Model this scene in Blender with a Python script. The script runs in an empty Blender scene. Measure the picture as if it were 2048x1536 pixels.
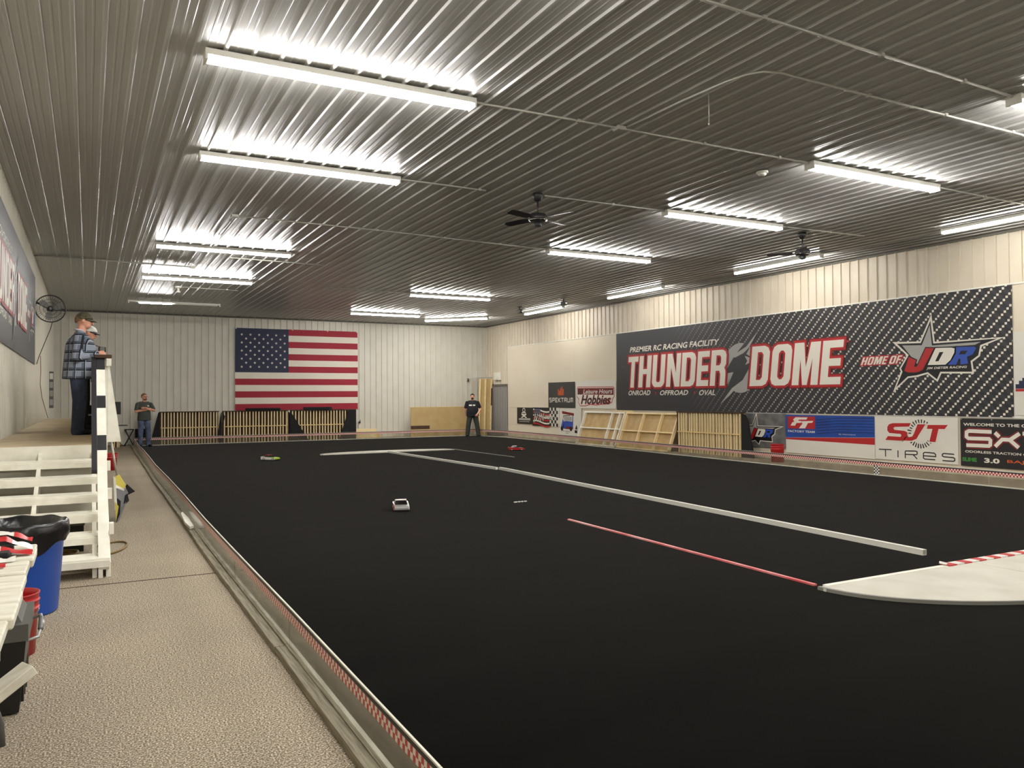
import bpy, bmesh, math, random
import numpy as np
from mathutils import Vector, Matrix

random.seed(7)
PI = math.pi
SC = bpy.context.scene
COL = SC.collection

# ---------------------------------------------------------------- camera
YAW, PITCH, ROLL, FPX = 0.487863836, 0.0168000945, 0.00631550652, 1600.13569
CAM_H = 1.52
_cy, _sy = math.cos(YAW), math.sin(YAW)
_fw = Vector((_sy * math.cos(PITCH), _cy * math.cos(PITCH), math.sin(PITCH)))
_r = Vector((_cy, -_sy, 0)); _d = _fw.cross(_r)
_r2 = math.cos(ROLL) * _r + math.sin(ROLL) * _d
_d2 = -math.sin(ROLL) * _r + math.cos(ROLL) * _d
cam_data = bpy.data.cameras.new('camera')
cam_data.sensor_width = 36.0
cam_data.lens = FPX / 2048 * 36.0
cam_data.clip_start = 0.05
cam = bpy.data.objects.new('camera', cam_data)
COL.objects.link(cam)
_m = Matrix((_r2, -_d2, -_fw)).transposed().to_4x4()
_m.translation = Vector((0, 0, CAM_H))
cam.matrix_world = _m
SC.camera = cam

# ---------------------------------------------------------------- world, view
SC.view_settings.view_transform = 'Standard'
SC.view_settings.look = 'None'
SC.view_settings.gamma = 1.0
SC.view_settings.use_curve_mapping = False
SC.view_settings.exposure = 0.0
LAMP_STRENGTH = 110.0
LAMP_COLOR = (1.0, 0.975, 0.94)
world = bpy.data.worlds.new('world'); SC.world = world
world.use_nodes = True
world.node_tree.nodes['Background'].inputs[0].default_value = (0.55, 0.6, 0.7, 1)
world.node_tree.nodes['Background'].inputs[1].default_value = 0.02

# ---------------------------------------------------------------- materials
def srgb(r, g, b):
    f = lambda c: (c / 255 / 12.92) if c / 255 <= 0.04045 else ((c / 255 + 0.055) / 1.055) ** 2.4
    return (f(r), f(g), f(b), 1.0)

def newmat(name):
    m = bpy.data.materials.new(name); m.use_nodes = True
    nt = m.node_tree
    return m, nt, nt.nodes['Principled BSDF']

def mat(name, col, rough=0.6, metal=0.0, noise=None, bump=None, spec=0.5, coat=0.0):
    """col: sRGB 0-255; noise: (scale, other colour, amount); bump: (scale, strength)"""
    m, nt, b = newmat(name)
    b.inputs['Base Color'].default_value = srgb(*col)
    b.inputs['Roughness'].default_value = rough
    b.inputs['Metallic'].default_value = metal
    b.inputs['Specular IOR Level'].default_value = spec
    b.inputs['Coat Weight'].default_value = coat
    tc = nt.nodes.new('ShaderNodeTexCoord')
    if noise:
        n = nt.nodes.new('ShaderNodeTexNoise'); n.inputs['Scale'].default_value = noise[0]
        n.inputs['Detail'].default_value = 5
        nt.links.new(tc.outputs['Object'], n.inputs['Vector'])
        r = nt.nodes.new('ShaderNodeValToRGB')
        r.color_ramp.elements[0].position = 0.38; r.color_ramp.elements[1].position = 0.66
        r.color_ramp.elements[0].color = (0, 0, 0, 1)
        a = noise[2]; r.color_ramp.elements[1].color = (a, a, a, 1)
        nt.links.new(n.outputs['Fac'], r.inputs['Fac'])
        mx = nt.nodes.new('ShaderNodeMix'); mx.data_type = 'RGBA'
        mx.inputs[6].default_value = srgb(*col); mx.inputs[7].default_value = srgb(*noise[1])
        nt.links.new(r.outputs['Color'], mx.inputs[0])
        nt.links.new(mx.outputs[2], b.inputs['Base Color'])
    if bump:
        n2 = nt.nodes.new('ShaderNodeTexNoise'); n2.inputs['Scale'].default_value = bump[0]
        n2.inputs['Detail'].default_value = 3
        nt.links.new(tc.outputs['Object'], n2.inputs['Vector'])
        bp = nt.nodes.new('ShaderNodeBump'); bp.inputs['Strength'].default_value = bump[1]
        bp.inputs['Distance'].default_value = 0.02
        nt.links.new(n2.outputs['Fac'], bp.inputs['Height'])
        nt.links.new(bp.outputs['Normal'], b.inputs['Normal'])
    return m

def wood(name, col, dark, scale=6.0, stretch=(1, 1, 12), rough=0.6):
    m, nt, b = newmat(name)
    tc = nt.nodes.new('ShaderNodeTexCoord'); mp = nt.nodes.new('ShaderNodeMapping')
    mp.inputs['Scale'].default_value = stretch
    n = nt.nodes.new('ShaderNodeTexNoise'); n.inputs['Scale'].default_value = scale; n.inputs['Detail'].default_value = 6
    nt.links.new(tc.outputs['Object'], mp.inputs['Vector']); nt.links.new(mp.outputs['Vector'], n.inputs['Vector'])
    r = nt.nodes.new('ShaderNodeValToRGB')
    r.color_ramp.elements[0].position = 0.35; r.color_ramp.elements[1].position = 0.7
    r.color_ramp.elements[0].color = srgb(*col); r.color_ramp.elements[1].color = srgb(*dark)
    nt.links.new(n.outputs['Fac'], r.inputs['Fac']); nt.links.new(r.outputs['Color'], b.inputs['Base Color'])
    b.inputs['Roughness'].default_value = rough
    return m

M = {}
M['ceiling'] = mat('ceiling_metal', (186, 185, 181), 0.30, spec=0.30)
M['wall_metal'] = mat('wall_metal', (218, 214, 200), 0.45, noise=(1.2, (205, 200, 184), 0.6))
M['wall_metal_warm'] = mat('wall_metal_warm', (222, 212, 192), 0.45, noise=(1.2, (212, 200, 178), 0.6))
M['wall_board'] = mat('wall_board', (228, 218, 196), 0.5, noise=(0.8, (220, 206, 182), 0.7))
M['grey_door'] = mat('grey_door', (150, 148, 144), 0.5)
M['trim_dark'] = mat('trim_dark', (110, 107, 98), 0.6)
M['white_paint'] = mat('white_paint', (246, 243, 230), 0.5, noise=(7, (220, 214, 196), 0.5))
M['white_clean'] = mat('white_clean', (236, 234, 224), 0.45)
M['grey_white'] = mat('grey_white', (214, 212, 198), 0.6, noise=(3, (190, 186, 170), 0.7))
M['black_paint'] = mat('black_paint', (34, 34, 38), 0.5)
M['black_cloth'] = mat('black_cloth', (16, 17, 19), 0.85)
M['black_plastic'] = mat('black_plastic', (30, 31, 31), 0.35)
M['bag_plastic'] = mat('bag_plastic', (20, 20, 22), 0.28, bump=(9, 0.5))
M['grey_plastic'] = mat('grey_plastic', (92, 92, 88), 0.4)
M['blue_plastic'] = mat('blue_plastic', (24, 92, 210), 0.35, bump=(60, 0.05))
M['red_plastic'] = mat('red_plastic', (176, 26, 30), 0.3)
M['steel'] = mat('steel', (176, 176, 174), 0.35, metal=0.5)
M['dark_steel'] = mat('dark_steel', (70, 70, 72), 0.35, metal=0.7)
M['conduit'] = mat('conduit', (196, 194, 184), 0.35, metal=0.3)
M['fan_dark'] = mat('fan_dark', (46, 46, 48), 0.4)
M['chrome'] = mat('chrome', (220, 220, 220), 0.12, metal=1.0)
M['rubber'] = mat('rubber', (14, 14, 14), 0.8)
M['cord'] = mat('cord', (70, 56, 40), 0.6)
M['cord_red'] = mat('cord_red', (120, 50, 40), 0.6)
M['hose'] = mat('hose', (122, 96, 44), 0.45)
M['ply'] = wood('ply', (198, 168, 114), (180, 148, 94), 5, (1, 6, 1))
M['fiberboard'] = mat('fiberboard', (190, 163, 112), 0.7, noise=(3, (180, 150, 98), 0.7))
M['pine'] = wood('pine', (242, 216, 156), (214, 178, 116), 7, (6, 6, 1))
M['pine_pale'] = wood('pine_pale', (248, 228, 180), (226, 200, 146), 7, (6, 6, 1))
M['brown_board'] = mat('brown_board', (66, 44, 27), 0.75, noise=(4, (80, 58, 38), 0.8))
M['deck'] = wood('deck', (226, 208, 176), (190, 172, 142), 3, (1, 5, 1), 0.75)
M['old_wood'] = wood('old_wood', (156, 148, 126), (104, 96, 78), 6, (14, 0.7, 14), 0.7)
M['worn_white'] = wood('worn_white', (234, 231, 216), (204, 198, 178), 4, (1.0, 5, 5), 0.6)
M['yellow_vinyl'] = mat('yellow_vinyl', (206, 190, 84), 0.35)
M['grey_vinyl'] = mat('grey_vinyl', (120, 120, 122), 0.3)
M['white_vinyl'] = mat('white_vinyl', (226, 222, 210), 0.4, bump=(3, 0.25))
M['red'] = mat('print_red', (178, 34, 36), 0.45)
M['dark_red'] = mat('print_dark_red', (120, 24, 26), 0.5)
M['tape_red'] = mat('tape_red', (196, 36, 40), 0.35)
M['tape_white'] = mat('tape_white', (236, 234, 226), 0.35)
M['white'] = mat('print_white', (232, 226, 212), 0.5)
M['black'] = mat('print_black', (18, 18, 18), 0.5)
M['blue'] = mat('print_blue', (44, 78, 170), 0.45)
M['silver'] = mat('print_silver', (168, 166, 160), 0.5)
M['orange'] = mat('print_orange', (204, 88, 40), 0.5)
M['green'] = mat('print_green', (60, 140, 56), 0.5)
M['navy'] = mat('print_navy', (30, 36, 66), 0.5)
M['charcoal'] = mat('vinyl_charcoal', (52, 52, 54), 0.45, bump=(2.5, 0.2))
M['vinyl_black'] = mat('vinyl_black', (34, 33, 33), 0.45, bump=(2.5, 0.15))
M['vinyl_blue'] = mat('vinyl_blue', (30, 74, 158), 0.45, noise=(2, (24, 60, 136), 0.8), bump=(2.5, 0.25))
M['vinyl_grey'] = mat('vinyl_grey', (118, 117, 114), 0.45, noise=(4, (84, 83, 82), 0.9), bump=(2.5, 0.25))
M['flag_red'] = mat('flag_red', (160, 30, 50), 0.7, bump=(4, 0.3))
M['flag_white'] = mat('flag_white', (234, 226, 210), 0.7, bump=(4, 0.3))
M['flag_blue'] = mat('flag_blue', (44, 50, 74), 0.7, bump=(4, 0.3))
M['pink_strip'] = mat('pink_strip', (206, 84, 84), 0.45, noise=(1.2, (232, 176, 170), 1.0))
M['pvc_white'] = mat('pvc_white', (232, 230, 218), 0.35)
M['ramp_white'] = mat('ramp_white', (208, 204, 189), 0.55, noise=(2.2, (190, 184, 167), 0.8))
M['edge_grey'] = mat('edge_grey', (128, 126, 118), 0.5)
M['skin'] = mat('skin', (224, 170, 144), 0.55)
M['skin2'] = mat('skin_ruddy', (228, 164, 136), 0.55)
M['eye'] = mat('eye_dark', (30, 24, 20), 0.3)
M['hair_red'] = mat('hair_grey_red', (128, 98, 72), 0.8)
M['hair_dark'] = mat('hair_dark', (46, 35, 29), 0.8)
M['jeans'] = mat('jeans', (50, 60, 84), 0.85, noise=(9, (76, 88, 112), 0.7))
M['jeans_light'] = mat('jeans_light', (62, 74, 100), 0.85, noise=(7, (100, 112, 136), 0.9))
M['pants_grey'] = mat('pants_grey', (56, 58, 54), 0.85)
M['tee_grey'] = mat('tee_grey', (74, 76, 72), 0.85)
M['tee_black'] = mat('tee_black', (26, 28, 33), 0.85)
M['shoe'] = mat('shoe_dark', (24, 24, 24), 0.6)
M['shoe_sole'] = mat('shoe_sole', (150, 148, 140), 0.6)
M['white_shirt'] = mat('white_shirt', (200, 200, 206), 0.8)
M['camo'] = mat('camo', (98, 94, 70), 0.8, noise=(30, (58, 54, 40), 1.0))
M['car_red'] = mat('car_red', (190, 40, 36), 0.25, coat=0.5)
M['car_white'] = mat('car_white', (226, 222, 214), 0.25, coat=0.5)
M['car_grey'] = mat('car_grey', (150, 150, 146), 0.25, coat=0.5)
M['car_green'] = mat('car_green', (176, 206, 56), 0.25, coat=0.5)
M['car_glass'] = mat('car_glass', (16, 14, 14), 0.12)
M['tyre'] = mat('tyre', (16, 16, 16), 0.8)

# lamp lens: gives off light
m, nt, b = newmat('lamp_lens')
b.inputs['Base Color'].default_value = (0.9, 0.9, 0.88, 1)
b.inputs['Emission Color'].default_value = (*LAMP_COLOR, 1)
b.inputs['Emission Strength'].default_value = LAMP_STRENGTH
M['lens'] = m
m2_ = m.copy(); m2_.name = 'wall_lamp_lens'
m2_.node_tree.nodes['Principled BSDF'].inputs['Emission Strength'].default_value = LAMP_STRENGTH * 0.38
m2_.node_tree.nodes['Principled BSDF'].inputs['Emission Color'].default_value = (1.0, 0.95, 0.88, 1)
M['lens_wall'] = m2_
m3_ = m.copy(); m3_.name = 'lamp_lens_side'
m3_.node_tree.nodes['Principled BSDF'].inputs['Emission Strength'].default_value = LAMP_STRENGTH * 0.85
M['lens_side'] = m3_
m4_ = m.copy(); m4_.name = 'dim_tube'
m4_.node_tree.nodes['Principled BSDF'].inputs['Emission Strength'].default_value = 85.0
M['lens_dim'] = m4_

# grey speckled aisle carpet
m, nt, b = newmat('aisle_carpet')
tc = nt.nodes.new('ShaderNodeTexCoord')
n1 = nt.nodes.new('ShaderNodeTexNoise'); n1.inputs['Scale'].default_value = 118; n1.inputs['Detail'].default_value = 2.5
n2 = nt.nodes.new('ShaderNodeTexNoise'); n2.inputs['Scale'].default_value = 0.7; n2.inputs['Detail'].default_value = 4
nt.links.new(tc.outputs['Object'], n1.inputs['Vector']); nt.links.new(tc.outputs['Object'], n2.inputs['Vector'])
r1 = nt.nodes.new('ShaderNodeValToRGB')
e = r1.color_ramp.elements
e[0].position = 0.34; e[0].color = srgb(92, 82, 72)
e[1].position = 0.66; e[1].color = srgb(228, 216, 194)
x = e.new(0.5); x.color = srgb(154, 142, 125)
nt.links.new(n1.outputs['Fac'], r1.inputs['Fac'])
mx = nt.nodes.new('ShaderNodeMix'); mx.data_type = 'RGBA'; mx.blend_type = 'MULTIPLY'
mx.inputs[0].default_value = 1.0
r2 = nt.nodes.new('ShaderNodeValToRGB')
r2.color_ramp.elements[0].position = 0.3; r2.color_ramp.elements[0].color = (0.78, 0.77, 0.76, 1)
r2.color_ramp.elements[1].position = 0.7; r2.color_ramp.elements[1].color = (1, 0.99, 0.96, 1)
nt.links.new(n2.outputs['Fac'], r2.inputs['Fac'])
nt.links.new(r1.outputs['Color'], mx.inputs[6]); nt.links.new(r2.outputs['Color'], mx.inputs[7])
nt.links.new(mx.outputs[2], b.inputs['Base Color'])
b.inputs['Roughness'].default_value = 0.95; b.inputs['Specular IOR Level'].default_value = 0.1
bp = nt.nodes.new('ShaderNodeBump'); bp.inputs['Strength'].default_value = 0.5; bp.inputs['Distance'].default_value = 0.01
nt.links.new(n1.outputs['Fac'], bp.inputs['Height']); nt.links.new(bp.outputs['Normal'], b.inputs['Normal'])
M['aisle_carpet'] = m

# black track carpet with faint scuffs
m, nt, b = newmat('track_carpet')
tc = nt.nodes.new('ShaderNodeTexCoord')
mp = nt.nodes.new('ShaderNodeMapping'); mp.inputs['Scale'].default_value = (0.5, 2.2, 1); mp.inputs['Rotation'].default_value = (0, 0, 0.25)
n1 = nt.nodes.new('ShaderNodeTexNoise'); n1.inputs['Scale'].default_value = 1.1; n1.inputs['Detail'].default_value = 7
nt.links.new(tc.outputs['Object'], mp.inputs['Vector']); nt.links.new(mp.outputs['Vector'], n1.inputs['Vector'])
r1 = nt.nodes.new('ShaderNodeValToRGB')
r1.color_ramp.elements[0].position = 0.35; r1.color_ramp.elements[0].color = srgb(7, 7, 7)
r1.color_ramp.elements[1].position = 0.8; r1.color_ramp.elements[1].color = srgb(13, 13, 12)
nt.links.new(n1.outputs['Fac'], r1.inputs['Fac']); nt.links.new(r1.outputs['Color'], b.inputs['Base Color'])
b.inputs['Roughness'].default_value = 0.8; b.inputs['Specular IOR Level'].default_value = 0.0
b.inputs['Sheen Weight'].default_value = 0.085; b.inputs['Sheen Roughness'].default_value = 0.35; b.inputs['Sheen Tint'].default_value = (0.9, 0.88, 0.84, 1)
M['track_carpet'] = m

# clear, slightly dusty polycarbonate
m, nt, b = newmat('clear_panel')
nt.nodes.remove(b)
out = nt.nodes['Material Output']
tr = nt.nodes.new('ShaderNodeBsdfTransparent'); tr.inputs[0].default_value = (0.93, 0.93, 0.9, 1)
gl = nt.nodes.new('ShaderNodeBsdfGlossy'); gl.inputs['Roughness'].default_value = 0.12; gl.inputs[0].default_value = (0.95, 0.95, 0.95, 1)
df = nt.nodes.new('ShaderNodeBsdfDiffuse'); df.inputs[0].default_value = srgb(150, 138, 120)
lw_ = nt.nodes.new('ShaderNodeLayerWeight'); lw_.inputs[0].default_value = 0.5
pw_ = nt.nodes.new('ShaderNodeMath'); pw_.operation = 'POWER'; pw_.inputs[1].default_value = 5.0
nt.links.new(lw_.outputs['Facing'], pw_.inputs[0])
fr = nt.nodes.new('ShaderNodeMath'); fr.operation = 'MULTIPLY_ADD'; fr.inputs[1].default_value = 0.95; fr.inputs[2].default_value = 0.05
nt.links.new(pw_.outputs[0], fr.inputs[0])
m1 = nt.nodes.new('ShaderNodeMixShader'); m2 = nt.nodes.new('ShaderNodeMixShader')
tc = nt.nodes.new('ShaderNodeTexCoord'); n1 = nt.nodes.new('ShaderNodeTexNoise'); n1.inputs['Scale'].default_value = 2.5; n1.inputs['Detail'].default_value = 6
nt.links.new(tc.outputs['Object'], n1.inputs['Vector'])
rr = nt.nodes.new('ShaderNodeMapRange'); rr.inputs[1].default_value = 0.3; rr.inputs[2].default_value = 0.75; rr.inputs[3].default_value = 0.06; rr.inputs[4].default_value = 0.24
nt.links.new(n1.outputs['Fac'], rr.inputs[0])
nt.links.new(rr.outputs[0], m1.inputs[0]); nt.links.new(tr.outputs[0], m1.inputs[1]); nt.links.new(df.outputs[0], m1.inputs[2])
nt.links.new(fr.outputs[0], m2.inputs[0]); nt.links.new(m1.outputs[0], m2.inputs[1]); nt.links.new(gl.outputs[0], m2.inputs[2])
nt.links.new(m2.outputs[0], out.inputs[0])
M['clear'] = m

def checker_mat(name, c1, c2, rough=0.4):
    m, nt, b = newmat(name)
    uv = nt.nodes.new('ShaderNodeUVMap'); uv.uv_map = 'uv'
    ck = nt.nodes.new('ShaderNodeTexChecker'); ck.inputs['Scale'].default_value = 1.0
    ck.inputs['Color1'].default_value = srgb(*c1); ck.inputs['Color2'].default_value = srgb(*c2)
    nt.links.new(uv.outputs[0], ck.inputs['Vector']); nt.links.new(ck.outputs[0], b.inputs['Base Color'])
    b.inputs['Roughness'].default_value = rough
    return m
M['tape'] = checker_mat('checker_tape', (186, 34, 38), (236, 226, 214))
M['tape_bw'] = checker_mat('checker_tape_black', (20, 20, 20), (236, 232, 220))

# plaid shirt
m, nt, b = newmat('plaid')
tc = nt.nodes.new('ShaderNodeTexCoord'); sp = nt.nodes.new('ShaderNodeSeparateXYZ')
nt.links.new(tc.outputs['Object'], sp.inputs[0])
def _mth(op, a, bb=None):
    n = nt.nodes.new('ShaderNodeMath'); n.operation = op
    for i, v in enumerate((a, bb)):
        if v is None: continue
        if isinstance(v, (int, float)): n.inputs[i].default_value = v
        else: nt.links.new(v, n.inputs[i])
    return n.outputs[0]
def _band(src, period, width, phase=0.0):
    f = _mth('FRACT', _mth('ADD', _mth('MULTIPLY', src, 1 / period), phase))
    return _mth('LESS_THAN', _mth('ABSOLUTE', _mth('SUBTRACT', f, 0.5)), width)
def _mixc(fac, base, col):
    mx = nt.nodes.new('ShaderNodeMix'); mx.data_type = 'RGBA'
    nt.links.new(fac, mx.inputs[0])
    if isinstance(base, tuple): mx.inputs[6].default_value = base
    else: nt.links.new(base, mx.inputs[6])
    mx.inputs[7].default_value = col
    return mx.outputs[2]
_xy = _mth('ADD', sp.outputs[1], _mth('MULTIPLY', sp.outputs[0], 0.6))
c = _mixc(_band(sp.outputs[2], 0.125, 0.17), srgb(146, 154, 168), srgb(84, 92, 106))
c = _mixc(_mth('MULTIPLY', _band(_xy, 0.12, 0.17), 0.7), c, srgb(74, 82, 98))
c = _mixc(_band(sp.outputs[2], 0.125, 0.06, 0.12), c, srgb(20, 24, 32))
c = _mixc(_band(sp.outputs[2], 0.125, 0.025, 0.22), c, srgb(176, 184, 194))
c = _mixc(_band(_xy, 0.12, 0.05, 0.12), c, srgb(20, 24, 32))
c = _mixc(_band(_xy, 0.12, 0.025, 0.22), c, srgb(170, 178, 190))
nt.links.new(c, b.inputs['Base Color']); b.inputs['Roughness'].default_value = 0.9
M['plaid'] = m

# big dark banner: print of pale dots in slanted rows, fading out to the left
def dotted(name, base, dot, length):
    global nt
    m, nt, b = newmat(name)
    tc = nt.nodes.new('ShaderNodeTexCoord'); sp = nt.nodes.new('ShaderNodeSeparateXYZ')
    nt.links.new(tc.outputs['Object'], sp.inputs[0])
    u, v = sp.outputs[0], sp.outputs[1]
    a = math.radians(46)
    p = _mth('ADD', _mth('MULTIPLY', u, math.cos(a) / 0.072), _mth('MULTIPLY', v, math.sin(a) / 0.072))
    q = _mth('ADD', _mth('MULTIPLY', u, -math.sin(a) / 0.158), _mth('MULTIPLY', v, math.cos(a) / 0.158))
    fp = _mth('ABSOLUTE', _mth('SUBTRACT', _mth('FRACT', p), 0.5))
    fq = _mth('ABSOLUTE', _mth('SUBTRACT', _mth('FRACT', q), 0.5))
    d = _mth('LESS_THAN', _mth('ADD', fp, _mth('MULTIPLY', fq, 2.1)), 0.40)
    dk = _mth('LESS_THAN', _mth('FRACT', _mth('MULTIPLY', p, 0.5)), 0.5)
    ramp = nt.nodes.new('ShaderNodeMapRange')
    slant = _mth('SUBTRACT', u, _mth('MULTIPLY', v, -0.35))
    nt.links.new(slant, ramp.inputs[0]); ramp.inputs[1].default_value = length * 0.28; ramp.inputs[2].default_value = length * 0.92
    c = _mixc(_mth('MULTIPLY', dk, ramp.outputs[0]), srgb(*base), srgb(*[max(0, k - 14) for k in base]))
    c = _mixc(_mth('MULTIPLY', d, ramp.outputs[0]), c, srgb(*dot))
    nt.links.new(c, b.inputs['Base Color']); b.inputs['Roughness'].default_value = 0.5
    return m
M['dotted'] = dotted('dotted_vinyl', (50, 50, 52), (232, 224, 206), 12.19)
M['plain_dark'] = mat('plain_dark_vinyl', (72, 72, 74), 0.45)

# ---------------------------------------------------------------- mesh helpers
class MB:
    """collects shapes into one bmesh"""
    def __init__(s):
        s.bm = bmesh.new(); s.uv = None
    def _xf(s, verts, mtx):
        if mtx is not None:
            for v in verts: v.co = mtx @ v.co
    def box(s, lo, hi, mtx=None, mi=0, bev=0.0):
        x0, y0, z0 = lo; x1, y1, z1 = hi
        vs = [s.bm.verts.new(p) for p in ((x0,y0,z0),(x1,y0,z0),(x1,y1,z0),(x0,y1,z0),(x0,y0,z1),(x1,y0,z1),(x1,y1,z1),(x0,y1,z1))]
        fs = [s.bm.faces.new([vs[i] for i in f]) for f in ((3,2,1,0),(4,5,6,7),(0,1,5,4),(1,2,6,5),(2,3,7,6),(3,0,4,7))]
        for f in fs: f.material_index = mi
        if bev > 0:
            es = list({e for f in fs for e in f.edges})
            r = bmesh.ops.bevel(s.bm, geom=es, offset=bev, segments=1, affect='EDGES', material=-1)
            vs = list({v for f in r['faces'] for v in f.verts} | {v for v in vs if v.is_valid})
        s._xf(vs, mtx); return s
    def prism(s, pts, z0, z1, mtx=None, mi=0):
        """polygon pts (x,y) extruded z0..z1"""
        a = [s.bm.verts.new((x, y, z0)) for x, y in pts]; b = [s.bm.verts.new((x, y, z1)) for x, y in pts]
        n = len(pts)
        fs = [s.bm.faces.new(a[::-1]), s.bm.faces.new(b)]
        for i in range(n): fs.append(s.bm.faces.new((a[i], a[(i+1) % n], b[(i+1) % n], b[i])))
        for f in fs: f.material_index = mi
        s._xf(a + b, mtx); return s
    def lathe(s, prof, seg=24, mtx=None, mi=0, smooth=True, wob=None, cap=True):
        """prof: (r,z) rows"""
        rings = []
        for k, (r, z) in enumerate(prof):
            ring = []
            for i in range(seg):
                t = 2 * PI * i / seg
                rr = r + (wob(t, k) if wob else 0)
                ring.append(s.bm.verts.new((rr * math.cos(t), rr * math.sin(t), z)))
            rings.append(ring)
        for a, b in zip(rings, rings[1:]):
            for i in range(seg):
                j = (i + 1) % seg
                f = s.bm.faces.new((a[i], a[j], b[j], b[i])); f.smooth = smooth; f.material_index = mi
        if cap:
            for ring, rev in ((rings[0], True), (rings[-1], False)):
                f = s.bm.faces.new(ring[::-1] if rev else ring); f.material_index = mi
        s._xf([v for r in rings for v in r], mtx); return s
    def tube(s, pts, r, seg=8, mi=0, closed=False, radii=None):
        P = [Vector(p) for p in pts]; n = len(P); rings = []
        up = Vector((0, 0, 1)); last = None
        for k in range(n):
            if closed: t = (P[(k+1) % n] - P[k-1]).normalized()
            else: t = (P[min(k+1, n-1)] - P[max(k-1, 0)]).normalized()
            if last is None:
                a = up if abs(t.dot(up)) < 0.95 else Vector((1, 0, 0))
                x = t.cross(a).normalized()
            else:
                x = (last - t * last.dot(t)).normalized()
            last = x; y = t.cross(x)
            rr = radii[k] if radii else r
            rings.append([s.bm.verts.new(P[k] + rr * (math.cos(2*PI*i/seg) * x + math.sin(2*PI*i/seg) * y)) for i in range(seg)])
        pairs = list(zip(rings, rings[1:])) + ([(rings[-1], rings[0])] if closed else [])
        for a, b in pairs:
            for i in range(seg):
                j = (i+1) % seg
                f = s.bm.faces.new((a[i], a[j], b[j], b[i])); f.smooth = True; f.material_index = mi
        if not closed:
            f = s.bm.faces.new(rings[0][::-1]); f.material_index = mi
            f = s.bm.faces.new(rings[-1]); f.material_index = mi
        return s
    def ell(s, c, r, rot=None, mi=0, su=14, sv=9):
        vs = []
        mt = Matrix.Translation(Vector(c)) @ (rot.to_4x4() if rot is not None else Matrix.Identity(4)) @ Matrix.Diagonal((*r, 1))
        res = bmesh.ops.create_uvsphere(s.bm, u_segments=su, v_segments=sv, radius=1.0, matrix=mt)
        for v in res['verts']:
            for f in v.link_faces: f.smooth = True; f.material_index = mi
        return s
    def capsule(s, p0, p1, r0, r1, mi=0, seg=12):
        p0, p1 = Vector(p0), Vector(p1); ax = p1 - p0; L = ax.length
        if L < 1e-6: return s.ell(p0, (r0,)*3, mi=mi)
        q = Vector((0, 0, 1)).rotation_difference(ax.normalized()).to_matrix().to_4x4(); q.translation = p0
        prof = []
        for k in range(5): t = PI/2 * k / 4; prof.append((max(r0 * math.sin(t), 1e-3 * r0 + 1e-5), -r0 * math.cos(t)))
        for k in range(5): t = PI/2 * k / 4; prof.append((max(r1 * math.cos(t), 1e-3 * r1 + 1e-5), L + r1 * math.sin(t)))
        return s.lathe(prof, seg, q, mi)
    def quad(s, pts, mi=0, uvs=None):
        vs = [s.bm.verts.new(p) for p in pts]
        f = s.bm.faces.new(vs); f.material_index = mi
        if uvs:
            L = s.bm.loops.layers.uv.get('uv') or s.bm.loops.layers.uv.new('uv')
            for l, t in zip(f.loops, uvs): l[L].uv = t
        return s
    def strip(s, pts, w, thick=0.0, mi=0, closed=False, z=0.0, lim=0.35):
        """flat stroke of width w along 2D points, mitred (x,y plane)"""
        P = [Vector((p[0], p[1])) for p in pts]; n = len(P); a, b = [], []
        for k in range(n):
            d0 = (P[k] - P[k-1]).normalized() if (k > 0 or closed) else None
            d1 = (P[(k+1) % n] - P[k]).normalized() if (k < n-1 or closed) else None
            d0 = d0 or d1; d1 = d1 or d0
            nrm = Vector((-(d0+d1).y, (d0+d1).x))
            if nrm.length < 1e-6: nrm = Vector((-d0.y, d0.x))
            nrm.normalize(); c = max(lim, nrm.dot(Vector((-d0.y, d0.x))))
            o = nrm * (w / 2 / c)
            a.append(s.bm.verts.new((*(P[k] + o), z))); b.append(s.bm.verts.new((*(P[k] - o), z)))
        for k in range(n if closed else n-1):
            j = (k+1) % n
            f = s.bm.faces.new((b[k], b[j], a[j], a[k])); f.material_index = mi
        return s
    def build(s, name, mats, parent=None, loc=None, rot=None, smooth=None):
        me = bpy.data.meshes.new(name)
        bmesh.ops.recalc_face_normals(s.bm, faces=s.bm.faces[:]) if smooth != 'keep' else None
        s.bm.to_mesh(me); s.bm.free()
        for mm in (mats if isinstance(mats, (list, tuple)) else [mats]): me.materials.append(mm)
        return link(name, me, parent, loc, rot)

def link(name, me, parent=None, loc=None, rot=None):
    o = bpy.data.objects.new(name, me); COL.objects.link(o)
    if parent is not None: o.parent = parent
    if loc is not None: o.location = loc
    if rot is not None: o.rotation_euler = rot
    return o

def tag(o, label, cat, group=None):
    o['label'] = label; o['category'] = cat
    if group: o['group'] = group
    return o

def empty(name, label, cat, loc=(0, 0, 0), rotz=0.0, group=None, mtx=None):
    o = bpy.data.objects.new(name, None); COL.objects.link(o)
    o.empty_display_size = 0.1
    if mtx is not None: o.matrix_world = mtx
    else:
        o.location = loc; o.rotation_euler = (0, 0, rotz)
    return tag(o, label, cat, group)

def structure(o):
    o['kind'] = 'structure'; return o

def copy_tree(root, loc=None, rotz=None, label=None):
    r = root.copy(); COL.objects.link(r)
    if loc is not None: r.location = loc
    if rotz is not None: r.rotation_euler = (0, 0, rotz)
    if label: r['label'] = label
    for ch in list(root.children):
        c = ch.copy(); COL.objects.link(c); c.parent = r
        for g in list(ch.children):
            d = g.copy(); COL.objects.link(d); d.parent = c
    return r

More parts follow.
